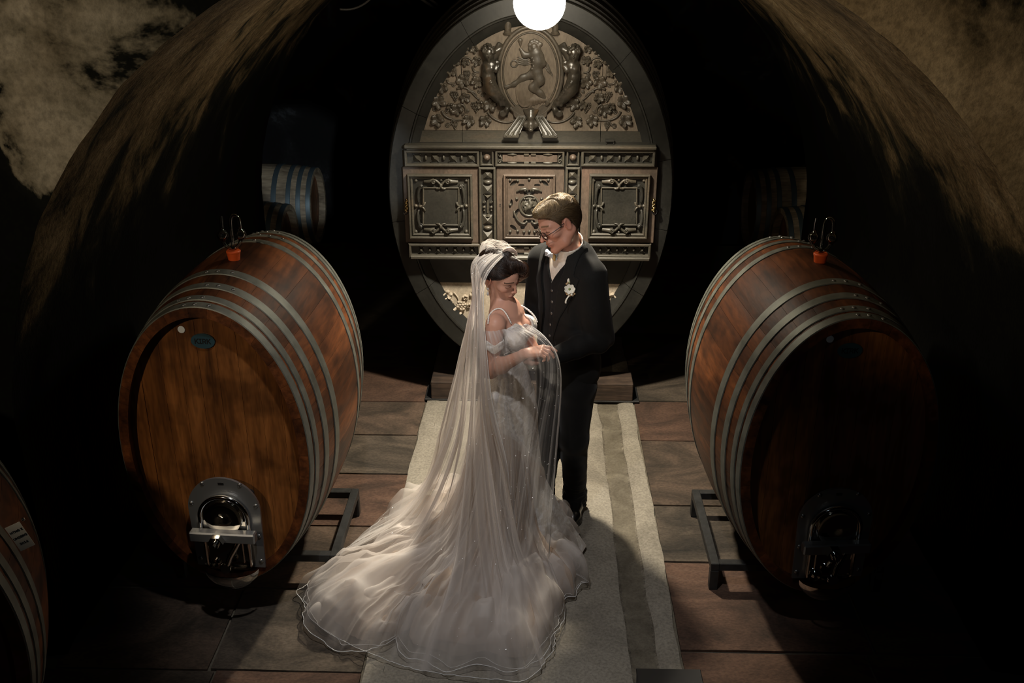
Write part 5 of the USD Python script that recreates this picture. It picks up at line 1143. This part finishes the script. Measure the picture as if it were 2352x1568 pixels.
curves(HB, 'hair_strands', list(S_), [np.linspace(.0011, .0005, 7)] * len(S_), mat_hair_blond, np.clip(rg.normal(.5, .2, len(S_)) * np.clip((GH.inv(S_[:, 3])[:, 2] - .025) / .06, .05, 1.15), 0, 1))
# ================================================================== the bride
BF = np.array([.94, -.341, 0]); BLt = np.array([.341, .94, 0]); BC = np.array([-.135, 4.385, 0])
B_ = lambda l, f, z: BC + BLt * l + BF * f + np.array([0, 0, z])
BR_ = np.stack([BLt, BF, [0, 0, 1.0]], 1)
BH = Local((-.166, 4.374, 1.518), (.729, -.513, -.453), (.213, -.459, .862))
BRIDE = thing('person', 'bride in ivory lace gown and long sparkling veil, looking down', 'person', (BC[0], BC[1], 0))
mat_gown = M_('ivory_lace', {'tc': ('texture_coordinate', {}), 'v': ('voronoi_texture', {'scale': 34., 'feature': 'distance_to_edge'}), 'n': ('noise_texture', {'scale': 16., 'detail': 6, 'roughness': .7, 'distortion': 1.5}),
    'r': ('rgb_ramp', {'ramp': [(.36, (.50, .44, .37)), (.50, (.63, .585, .52)), (.62, (.82, .80, .77))]}), 'ad': ('math', {'math_type': 'add'}), 'b': ('bump', {'strength': .6, 'distance': .004}),
    'p': ('principled_bsdf', {'roughness': .55, 'sheen_weight': .2, 'specular_ior_level': .5})},
    [('tc.object', 'v.vector'), ('tc.object', 'n.vector'), ('n.fac', 'r.fac'), ('r.color', 'p.base_color'), ('n.fac', 'ad.value1'), ('v.distance', 'ad.value2'), ('ad.value', 'b.height'), ('b.normal', 'p.normal')], 'p.BSDF')
mat_lining = fabric('champagne_lining', (.42, .315, .235), (.54, .41, .31), 30., .7, .3)
def tulle(name, color, a0, a1):
    return M_(name, {'lw': ('layer_weight', {'blend': .45}), 'mr': ('map_range', {'from_min': .05, 'from_max': .95, 'to_min': a0, 'to_max': a1, 'clamp': True}),
        'at': ('attribute', {'attribute': 'gather'}), 'm0': ('math', {'math_type': 'multiply', 'use_clamp': True}),
        't': ('transparent_bsdf', {}), 'd': ('diffuse_bsdf', {'color': color}), 'tr': ('translucent_bsdf', {'color': color}), 'dm': ('mix_closure', {'fac': .4}), 'mix': ('mix_closure', {})},
        [('lw.facing', 'mr.value'), ('mr.result', 'm0.value1'), ('at.fac', 'm0.value2'), ('d.BSDF', 'dm.closure1'), ('tr.BSDF', 'dm.closure2'), ('m0.value', 'mix.fac'), ('t.BSDF', 'mix.closure1'), ('dm.closure', 'mix.closure2')], 'mix.closure')
mat_tulle = tulle('ivory_tulle', (.86, .805, .75), .36, .94)
mat_tulle_warm = tulle('champagne_tulle', (.74, .60, .48), .5, .97)
mat_tulle_thin = tulle('thin_tulle', (.90, .88, .86), .09, .50)
mat_hem = fabric('white_horsehair_hem', (.70, .70, .68), (.80, .80, .78), 80., .4, .05)
mat_sequin = M_('sequin', {'p': ('principled_bsdf', {'base_color': (.92, .92, .90), 'metallic': .35, 'roughness': .26, 'specular_ior_level': 1.0})}, [], 'p.BSDF')
mat_pearl = plain('pearl', (.85, .82, .77), .15, 0.0, coat_weight=.6)
mat_bead = plain('beaded_trim', (.80, .77, .71), .3)

r_sh, l_sh = B_(-.152, .0, 1.318), B_(.128, -.01, 1.268)
r_el = np.array([-.212, 4.235, 1.085]); r_wr = atY(1209, 811, 4.075)
l_el, l_wr = np.array([-.02, 4.50, 1.08]), atY(1194, 822, 4.36)
r_hand_dir = atY(1262, 803, 4.035) - r_wr
def torso_b(P, off=0.0):
    q = (P - BC) @ BR_
    d = sd_ell(q, (0, -.01, 1.255), (.132 + off, .082 + off, .145 + off))
    d = smin(d, chain(q, [(-.135, -.01, 1.322), (0, -.03, 1.340), (.115, -.015, 1.290)], [.032 + off] * 3, .02), .03)
    for s in (-1, 1): d = smin(d, sd_ell(q, (s * .058, .066, 1.236), (.058 + off, .052 + off, .055 + off)), .02)
    d = smin(d, sd_ell(q, (0, .005, 1.06), (.106 + off, .080 + off, .14 + off)), .04)
    d = smin(d, sd_ell(q, (.0, -.005, .90), (.148 + off, .112 + off, .16 + off)), .05)
    return d, q
def arms_b(P):
    d = chain(P, [r_sh, r_sh * .5 + r_el * .5 + [-.006, 0, 0], r_el, r_el * .68 + r_wr * .32, r_wr], [.046, .041, .034, .036, .022], .02)
    e = chain(P, [l_sh, l_el, l_wr], [.044, .034, .022], .02)
    return d, e
def neck_b(P, off=0): return sd_cap(P, B_(-.012, -.030, 1.335), BH((-.034, 0, -.045)), .041 + off, .039 + off)
def body_b(P):
    d, q = torso_b(P, 0)
    d = smin(d, neck_b(P), .03)
    for s in (-1, 1): d = smin(d, sd_cap(P, B_(s * .015, .050, 1.318), B_(s * .11, .02, 1.325 + (.0 if s < 0 else -.03)), .008), .014)     # collarbones
    hd = near(P, BH.c, .25, lambda Q: head_sd(BH.inv(Q) / .95, False) * .95); d = smin(d, hd, .010)
    a, b = arms_b(P); d = smin(d, a, .022); d = smin(d, b, .022)
    d = smin(d, near(P, r_wr + r_hand_dir / np.linalg.norm(r_hand_dir) * .08, .16, lambda Q: hand_sd(Q, r_wr, r_hand_dir, (-.05, .35, -1), (.35, .55, .75, .9), .90, True, (.75, .35))), .008)
    d = smin(d, near(P, l_wr + np.array([.07, .02, .02]), .16, lambda Q: hand_sd(Q, l_wr, (.85, .30, .25), (-.1, .5, -.8), (.4, .5, .55, .6), .88, False)), .008)
    for l in (-.075, .075): d = smin(d, sd_cap(P, B_(l, 0, .85), B_(l * .9, .02, .74), .078, .07), .04)
    return d
bb = sdf_mesh(body_b, (-.33, 3.88, .62), (.22, 4.66, 1.68), .0032)
part(BRIDE, 'body', bb, mat_skin, True, 'warm skin, right hand lifting the veil', col=skin_tint(BH.inv(bb[0]) / .95, (.55, .30, .215), (.30, .085, .07), False))
# gown: beaded bodice and a mermaid skirt
def bodice(P):
    d, q = torso_b(P, .006)
    top = np.interp(np.abs(q[:, 0]), [0, .02, .06, .105, .14, .2], [1.215, 1.24, 1.300, 1.285, 1.25, 1.24]) - .03 * (q[:, 1] < -.02)
    d = d + .0022 * (meshkit.noise(P * 120) - .5) * (q[:, 2] > 1.15)
    return smax(smax(d, q[:, 2] - top, .006), .80 - q[:, 2], .004)
GW = part(BRIDE, 'bodice', sdf_mesh(bodice, (-.34, 4.18, .78), (.10, 4.62, 1.34), .0036), mat_gown, True, 'ivory lace bodice with beading')
rg = np.random.default_rng(21)
zs = np.linspace(.92, .03, 40); nphi = 200
cxs, cys = np.interp(zs, [.03, .25, .48, .70, .92], [.0, -.03, -.075, -.112, -.135]), np.interp(zs, [.03, .48, .92], [4.33, 4.355, 4.38])
rl = np.interp(zs, [.03, .12, .28, .45, .60, .78, .92], [.26, .23, .17, .132, .140, .162, .156]); rf = np.interp(zs, [.03, .12, .28, .45, .60, .78, .92], [.25, .21, .15, .108, .114, .130, .124])
ph = np.linspace(0, 2 * np.pi, nphi, endpoint=False)
wv = sum(a * np.sin(k * ph + p) for k, a, p in ((7, .5, 0), (11, .35, 1), (17, .25, 2), (5, .4, .5)))
A_ = np.interp(zs, [.03, .3, .5, .92], [.10, .05, .006, .0])
G = np.stack([np.stack([cxs[i] + (rl[i] * np.cos(ph) * BLt[0] + rf[i] * np.sin(ph) * BF[0]) * (1 + A_[i] * wv), cys[i] + (rl[i] * np.cos(ph) * BLt[1] + rf[i] * np.sin(ph) * BF[1]) * (1 + A_[i] * wv), np.full(nphi, zs[i])], -1) for i in range(40)])
part(BRIDE, 'skirt', grid(G, closev=True), mat_gown, True, 'close-fitting lace mermaid skirt')
# shoulder strap of pearls, off-shoulder sleeve band, earring
def on_body(px, py, off, lo=3.9):
    d = ray(px, py); d = d / np.linalg.norm(d); t = lo
    for _ in range(80):
        s = body_b((CAM + d * t)[None])[0]; t += s * .7
        if abs(s) < .0006: break
    if not 3.9 < t < 5.6: t = 4.55
    return CAM + d * (t - off)
def beads(pts, r, n): p = smooth_path(pts, n); return cat(*[ball(c, r * (1 + .25 * (i % 3 == 0)), 1) for i, c in enumerate(p)])
part(BRIDE, 'shoulder_strap', beads([on_body(x, y, .007) for x, y in ((1121, 742), (1122, 730), (1127, 719), (1136, 711), (1150, 709), (1160, 717), (1168, 730), (1174, 742))], .0033, 60), mat_bead, True, 'beaded strap over the near shoulder')
part(BRIDE, 'shoulder_strap', beads([B_(*c) for c in ((.055, .128, 1.272), (.062, .108, 1.300), (.068, .070, 1.325), (.070, .02, 1.343))], .0040, 34), mat_bead, True, 'beaded strap over the far shoulder')
ab = r_el - r_sh; ab /= np.linalg.norm(ab)
def band(P):
    d, _ = arms_b(P); t = (P - r_sh) @ ab
    return smax(np.abs(d - .004 - .003 * meshkit.noise(P * 90)) - .0035, np.abs(t - .098 - .008 * np.sin(P[:, 0] * 90)) - .022, .003)
part(BRIDE, 'sleeve_band', sdf_mesh(band, r_sh - [.09, .09, .2], r_sh + [.09, .09, .02], .0034), mat_gown, True, 'lace band round the upper arm')
ec = BH((.004, -.081, -.046))
part(BRIDE, 'earring', cat(ball(ec, .0062, 2), ball(ec + [0, -.002, -.024], (.006, .006, .009), 2), tube([ec, ec + [0, -.002, -.02]], .0012, 6)), mat_pearl, True, 'pearl drop earring')
# hair: swept up and back to a bun, loose lock falling on the far side
def hair_b(q):
    d = sd_ell(q, (-.016, .0, .036), (.101, .079, .086))
    d = smin(d, sd_ell(q, (-.045, 0, .0), (.070, .072, .070)), .03)
    d = smin(d, sd_ell(q, (-.095, 0, .025), (.036, .05, .05)), .03)
    hl = np.interp(q[:, 0], [-.12, -.05, -.02, .0, .03, .05, .07, .1], [-.065, -.045, -.004, .004, .026, .044, .062, .074])
    d = smax(d, hl - q[:, 2], .012)
    lock = chain(q, [(.040, .026, .092), (.070, .056, .066), (.068, .080, .02), (.046, .088, -.03), (.030, .086, -.080)], [.024, .026, .024, .022, .009], .02)
    return smin(d, lock, .02)
hbf = lambda P: hair_b(BH.inv(P) / .97) * .97
hm = sdf_mesh(hbf, BH.c - .2, BH.c + .2, .0038)
HB2 = part(BRIDE, 'hair', hm, mat_scalp_dark, True, 'dark brown swept-up hair with a loose side lock')
V = hm[0]; ri = rg.integers(0, len(V), 6500)
def flow_b(P):
    q = BH.inv(P); f = np.stack([-1.0 + 0 * q[:, 0], .9 * np.clip(q[:, 0] * 12, -.2, 1) * (q[:, 1] > -.02) - .25 * (q[:, 1] < -.02), .35 - 4 * np.clip(q[:, 2], -.05, .12) * 1.0], 1)
    side = (q[:, 1] > .055)[:, None]; f = np.where(side, np.array([.15, .2, -1.0]), f)
    f = f + .35 * np.stack([0 * q[:, 0], np.sin(q[:, 0] * 60), np.cos(q[:, 1] * 70)], 1)
    return f @ BH.R.T
S_ = comb(hbf, V[ri], flow_b, 8, .0085, [.0005, .0025, .0035, .003, .002], rg, .18)
curves(HB2, 'hair_strands', list(S_), [np.linspace(.0013, .0007, 8)] * len(S_), mat_hair_dark, np.clip(rg.normal(.45, .25, len(S_)) + .5 * (BH.inv(S_[:, 4])[:, 1] > .05), 0, 1))

# ---- sheets of tulle
def sheet(cols, nu, nt, amp, freqs, seed, uparam=None, closed=False, floor=.006, gather=0.0):
    """cols: list of columns, each a list of world points; returns the (nu, nt) grid with pleats running down it"""
    from scipy.interpolate import CubicSpline, PchipInterpolator
    C = np.stack([smooth_path(c, nt) for c in cols]); k = len(cols)
    x = np.linspace(0, 1, k + 1 if closed else k); u = np.linspace(0, 1, nu)
    if closed: P = CubicSpline(x, np.concatenate([C, C[:1]]), axis=0, bc_type='periodic')(u)
    else: P = PchipInterpolator(x, C, axis=0)(u)
    q = np.random.default_rng(seed); t = np.linspace(0, 1, nt)
    du, dt = np.gradient(P, axis=0), np.gradient(P, axis=1); N = np.cross(du, dt); N /= np.linalg.norm(N, axis=2, keepdims=True) + 1e-9
    w = 0
    for f in freqs:
        f = round(f) if closed else f
        ph = q.uniform(0, 6.28); dr = q.uniform(-.6, .6); w = w + (1.0 / np.sqrt(f / freqs[0])) * np.sin(2 * np.pi * f * u[:, None] + ph + dr * t[None, :] * 3 + .8 * np.sin(3 * t[None, :] + ph))
    w = w / len(freqs) ** .5
    w = np.sign(w) * np.abs(w) ** .85
    A = np.interp(t, np.linspace(0, 1, len(amp)), amp)[None, :]
    P = P + N * (A * w)[..., None]
    P[..., 2] = np.maximum(P[..., 2], floor + .010 * q.random())
    return P
hem_px = [(965, 1145), (878, 1236), (822, 1316), (712, 1342), (692, 1385), (712, 1428), (738, 1490), (800, 1503), (865, 1498), (912, 1468), (928, 1518), (1000, 1536), (1100, 1542), (1185, 1552), (1250, 1500), (1288, 1425), (1322, 1385), (1333, 1345), (1316, 1300), (1322, 1240), (1300, 1192)]
hem = [atZ(x, y, .012) for x, y in hem_px] + [np.array([.09, 4.53, .012]), np.array([-.07, 4.64, .012]), np.array([-.22, 4.80, .012])]
cen = np.array([-.02, 4.34, 0])
def gathered(path, P, seed, lo=.55, hi=1.55, freqs=(7, 13, 29, 53), fade=None):
    """how thickly the cloth is gathered along its width, as a primvar the tulle reads"""
    q = np.random.default_rng(seed); u = np.linspace(0, 1, P.shape[0])[:, None]; t = np.linspace(0, 1, P.shape[1])[None, :]
    w = sum(np.sin(2 * np.pi * f * u + q.uniform(0, 6.28) + q.uniform(-1.2, 1.2) * t) / (1 + .25 * i) for i, f in enumerate(freqs)) / 2.2
    g = lo + (hi - lo) * np.clip(.5 + .5 * w, 0, 1) ** 1.3
    if fade is not None: g = g * np.interp(t, np.linspace(0, 1, len(fade)), fade)
    UsdGeom.PrimvarsAPI(stage.GetPrimAtPath(path)).CreatePrimvar('gather', Sdf.ValueTypeNames.FloatArray, 'vertex').Set(Vt.FloatArray.FromNumpy((g + 0 * u).astype(np.float32).ravel()))
def train_cols(scale, ztop, puff, seed, zf=.0):
    q = np.random.default_rng(seed); out = []
    for h in hem:
        v = h - cen; a = math.atan2(v[1], v[0]); back = (1 - math.cos(a - math.atan2(-BF[1] * -1, -BF[0]))) / 2      # 0 at her back, 1 in front
        zt = ztop * (1 - .48 * back ** 1.2); ci = np.interp(zt, [.25, .48, .70, .92], [-.03, -.075, -.112, -.135])
        dirv = v / np.linalg.norm(v) * [1, 1, 0]; rr = np.interp(zt, [.45, .6, .85], [.125, .13, .145])
        T = np.array([ci, 4.36, zt]) + dirv * rr; e = cen + v * scale; D = np.linalg.norm((e - T)[:2]); k = q.uniform(.8, 1.2)
        f = lambda s, z: T * (1 - s) * [1, 1, 0] + e * s * [1, 1, 0] + np.array([0, 0, z + zf])
        out.append([T, f(.10, zt * .62), f(.24, zt * .30 + .02), f(.45, min(.20, zt * .14) * k + puff * .6 + .01), f(.70, .055 * k + puff), f(.90, .03 + puff * .8 * k), f(1.0, .010)])
    return out
def crumple(P, amp, s, seed, radial=0.0):
    """soft billows in the part that lies on the floor"""
    t = np.linspace(0, 1, P.shape[1])[None, :]; w = np.clip((t - .35) / .3, 0, 1) * np.clip((1.02 - t) / .10, .12, 1)
    n = meshkit.fbm(np.stack([P[..., 0] * s, P[..., 1] * s, P[..., 2] * 0 + seed], -1), 3, seed); r = np.abs(meshkit.noise(np.stack([P[..., 0] * s * 2.2, P[..., 1] * s * 2.2, P[..., 2] * 0 + 3], -1), seed + 9) - .5)
    P = P.copy(); P[..., 2] += amp * w * (1.5 * (n - .25) + .9 * (.25 - r))
    a = np.arctan2(P[..., 1] - cen[1], P[..., 0] - cen[0]); rip = radial * np.clip((t - .6) / .4, 0, 1) * (np.sin(13 * a + 2 * np.sin(3 * a)) + .6 * np.sin(29 * a + 1))
    P[..., 0] += rip * np.cos(a); P[..., 1] += rip * np.sin(a)
    P[..., 2] += .5 * np.abs(radial) * np.clip((t - .75) / .25, 0, 1) * (1 + np.sin(19 * a + 2 * np.cos(2 * a)))
    P[..., 2] = np.maximum(P[..., 2], .006)
    return P
P0 = crumple(sheet(train_cols(.82, .80, .02, 1), 420, 60, [0, .010, .022, .030, .026, .012], [9, 17, 26, 41], 5, closed=True), .05, 5.5, 3, .010)
part(BRIDE, 'train_lining', grid(P0), mat_lining, True, 'champagne underlayer of the train')
P1 = crumple(sheet(train_cols(.90, .86, .045, 2, .004), 520, 70, [0, .012, .028, .036, .034, .020], [11, 19, 31, 53, 71], 6, closed=True), .07, 5.0, 4, .016)
TR = part(BRIDE, 'tulle_train', grid(P1), mat_tulle_warm, True, 'warm inner tulle of the train'); gathered(TR, P1, 61, .5, 1.4)
P2 = crumple(sheet(train_cols(1.0, .90, .060, 3, .008), 560, 70, [0, .012, .026, .034, .034, .022], [8, 13, 23, 37, 59], 7, closed=True), .085, 4.2, 5, .022)
P3 = crumple(sheet(train_cols(.97, .78, .075, 9, .010), 520, 64, [0, .010, .024, .036, .040, .030], [6, 11, 19, 33], 19, closed=True), .10, 3.6, 8, .03)
for P, sd in ((P2, 62), (P3, 63)):
    q_ = part(BRIDE, 'tulle_train', grid(P), mat_tulle, True, 'airy outer tulle of the train'); gathered(q_, P, sd, .3, 1.75, fade=[1, 1, 1, 1.05, 1.0, .45])
for P, nm in ((P2, 0), (P3, 1)): part(BRIDE, 'hem_trim', tube(P[:, -1][:-1:2], .0019 if nm == 0 else .0013, 6, True), mat_hem, True, 'stiff white hem braid')
# the veil: gathered on the crown, down her back and out over the train
Y = lambda *a: atY(*a)
hq = [atZ(x, y, .03) for x, y in ((965, 1140), (830, 1235), (715, 1335), (720, 1420), (850, 1500), (1000, 1545), (1188, 1564), (1262, 1500), (1284, 1410))]
tops = [[(1160, 576, 4.420), (1148, 572, 4.480), (1132, 600, 4.540), (1118, 650, 4.540), (1086, 740, 4.600), (1048, 860, 4.640), (1018, 980, 4.660)],
        [(1161, 576, 4.414), (1140, 568, 4.474), (1112, 598, 4.530), (1104, 650, 4.529), (1076, 750, 4.560), (1050, 880, 4.560), (1022, 1000, 4.550)],
        [(1162, 576, 4.407), (1134, 568, 4.450), (1097, 597, 4.476), (1092, 650, 4.485), (1074, 760, 4.488), (1056, 890, 4.480), (1030, 1010, 4.450)],
        [(1163, 576, 4.401), (1130, 570, 4.426), (1089, 598, 4.436), (1087, 652, 4.444), (1077, 770, 4.418), (1064, 900, 4.400), (1042, 1020, 4.360)],
        [(1164, 576, 4.395), (1130, 573, 4.396), (1087, 602, 4.386), (1087, 656, 4.393), (1084, 780, 4.348), (1074, 910, 4.320), (1058, 1040, 4.280)],
        [(1165, 577, 4.389), (1133, 577, 4.360), (1091, 608, 4.326), (1091, 660, 4.332), (1092, 790, 4.278), (1086, 920, 4.250), (1078, 1050, 4.200)],
        [(1166, 577, 4.383), (1138, 582, 4.330), (1100, 613, 4.276), (1098, 664, 4.280), (1102, 800, 4.208), (1100, 930, 4.180), (1104, 1060, 4.140)],
        [(1167, 577, 4.376), (1144, 588, 4.300), (1113, 621, 4.226), (1102, 668, 4.229), (1109, 815, 4.158), (1116, 940, 4.130), (1136, 1070, 4.100)],
        [(1168, 577, 4.370), (1150, 594, 4.285), (1122, 626, 4.201), (1109, 670, 4.203), (1114, 830, 4.128), (1130, 950, 4.100), (1165, 1080, 4.080)]]
cols = []
for tp, h in zip(tops, hq):
    c = [Y(*p) for p in tp]; l = c[-1]; v = h - l
    cols.append(c + [l + v * [.30, .30, .62], l + v * [.62, .62, .90] + [0, 0, .06], h])
PV = sheet(cols, 460, 110, [.002, .005, .013, .020, .026, .030, .020], [5, 11, 19, 31, 47], 12, floor=.02)
VE = part(BRIDE, 'veil', grid(PV), mat_tulle, True, 'long sheer veil falling from the crown over the train'); gathered(VE, PV, 71, .25, 2.3, (5, 9, 17, 31), [1.6, 1.5, 1.35, 1.2, 1.0, .8, .55])
part(VE, 'veil_edge', cat(tube(PV[:, -1], .0016, 6), tube(PV[-1, ::2], .0012, 6)), mat_hem, True)
# gathered puff on the crown
pc = [[Y(1158 + 10 * math.cos(a), 580 + 3 * math.sin(a), 4.40 - .04 * math.sin(a)), Y(1150 + 24 * math.cos(a) - 6, 563 + 8 * math.sin(a), 4.41 - .05 * math.sin(a)), Y(1132 + 20 * math.cos(a) - 4, 572 + 22 * math.sin(a), 4.41 - .06 * math.sin(a)), Y(1118 + 14 * math.cos(a), 612 + 26 * math.sin(a), 4.41 - .08 * math.sin(a))] for a in np.linspace(0, 2 * np.pi, 14, endpoint=False)]
PG = sheet(pc, 160, 26, [.002, .006, .008, .008], [9, 17, 29], 14, closed=True, floor=0); gathered(part(VE, 'gathered_crown', grid(PG), mat_tulle, True), PG, 72, .35, 1.0)
cb = smooth_path([Y(1156, 577, 4.34), Y(1168, 572, 4.36), Y(1180, 576, 4.38), Y(1186, 586, 4.40)], 20)
part(BRIDE, 'veil_comb', cat(tube(cb, np.interp(np.linspace(0, 1, 20), [0, .4, 1], [.006, .013, .005]), 8), beads(list(cb + [0, -.008, .006]), .0035, 26)), fabric('blush_gathering', (.62, .47, .38), (.74, .58, .48), 60., .6, .3), True, 'blush gathered band fixing the veil')
# the cape of tulle over the arm, lifted by the hand
cc_ = [[(1107, 741, 4.31), (1110, 800, 4.16), (1117, 872, 4.13), (1134, 970, 4.14), (1148, 1060, 4.14), (1150, 1150, 4.13)],
       [(1122, 752, 4.24), (1134, 806, 4.10), (1146, 872, 4.09), (1162, 980, 4.10), (1170, 1080, 4.10), (1166, 1190, 4.09)],
       [(1148, 758, 4.20), (1170, 812, 4.05), (1186, 872, 4.03), (1196, 985, 4.05), (1186, 1130, 4.06), (1172, 1260, 4.06)],
       [(1172, 754, 4.20), (1212, 788, 4.02), (1232, 850, 3.97), (1222, 985, 3.99), (1196, 1140, 4.02), (1178, 1285, 4.03)],
       [(1190, 749, 4.23), (1236, 780, 4.01), (1262, 826, 3.955), (1244, 970, 3.96), (1222, 1140, 3.99), (1206, 1292, 4.01)],
       [(1200, 746, 4.26), (1248, 777, 4.02), (1276, 818, 3.955), (1272, 960, 3.95), (1252, 1140, 3.98), (1236, 1294, 4.0)],
       [(1207, 744, 4.29), (1254, 776, 4.06), (1284, 832, 4.0), (1284, 960, 3.99), (1268, 1150, 4.01), (1258, 1290, 4.03)]]
PC = sheet([[Y(*p) for p in c] for c in cc_], 300, 90, [.002, .005, .007, .012, .016, .018], [3, 6, 11, 19], 17, floor=.02)
CP = part(BRIDE, 'tulle_cape', grid(PC), mat_tulle_thin, True, 'sheer tulle cape drawn over the arm and lifted hand'); gathered(CP, PC, 73, .35, 2.0, (4, 7, 13, 23), [1.6, .8, .7, .85, 1, 1])
part(CP, 'gathered_band', cat(*[tube(PC[:, 0] + [0, 0, o], .0042, 7) for o in (-.004, .003)]), mat_tulle_warm, True)
part(CP, 'cape_edge', cat(tube(PC[:, -1], .0014, 6), tube(PC[-1], .0014, 6), tube(PC[0, 30:], .0012, 6)), mat_hem, True)
# scattered sequins
sq = []
hex_ = np.array([[math.cos(a), math.sin(a), 0] for a in np.arange(6) * math.pi / 3] + [[0, 0, .18]]); hf = np.array([[i, (i + 1) % 6, 6] for i in range(6)])
for P, n, t0, t1 in ((PV, 420, 8, 108), (PC, 130, 4, 88), (P2, 200, 20, 66)):
    for _ in range(n):
        c = P[rg.integers(2, P.shape[0] - 2), rg.integers(t0, t1)] - FW * .007
        z = -FW * .8 + UP * .5 + rg.normal(0, .33, 3); z /= np.linalg.norm(z); x = np.cross(z, [.3, .2, .9]); x /= np.linalg.norm(x)
        sq.append((hex_ * rg.choice([.0011, .0016, .0023], p=[.45, .4, .15]) @ np.stack([x, np.cross(z, x), z]) + c, hf))
part(BRIDE, 'sequins', cat(*sq), mat_sequin, False, 'tiny sparkling sequins on the tulle', 'stuff')
# ================================================================== small things of the place
mat_cable = plain('grey_cable', (.10, .09, .075), .5)
def cable(pts, r, label): single('wall_cable', tube(smooth_path(pts, 30), r, 7), mat_cable, label, 'cable', True)
cable([atY(965, -4, 7.3), atY(985, 10, 7.5), atY(1010, 26, 7.8)], .010, 'grey cable running in from above left of the great cask')
cable([atY(985, -4, 7.3), atY(1000, 8, 7.5), atY(1016, 20, 7.8)], .010, 'second grey cable beside the first, nearer the great cask')
cable([atY(780, 21, 7.38), atY(815, 19, 7.42), atY(850, -2, 7.5)], .008, 'thin cable sagging off the vault edge, upper left')
bx = thing('equipment_box', 'low black box just showing at the bottom edge, right of the train', 'box', (.58, 3.30, 0))
part(bx, 'case', box((.58, 3.255, .045), (.27, .22, .085), .006), mat_black)
part(bx, 'lid', box((.58, 3.255, .092), (.276, .226, .010), .003), mat_black)
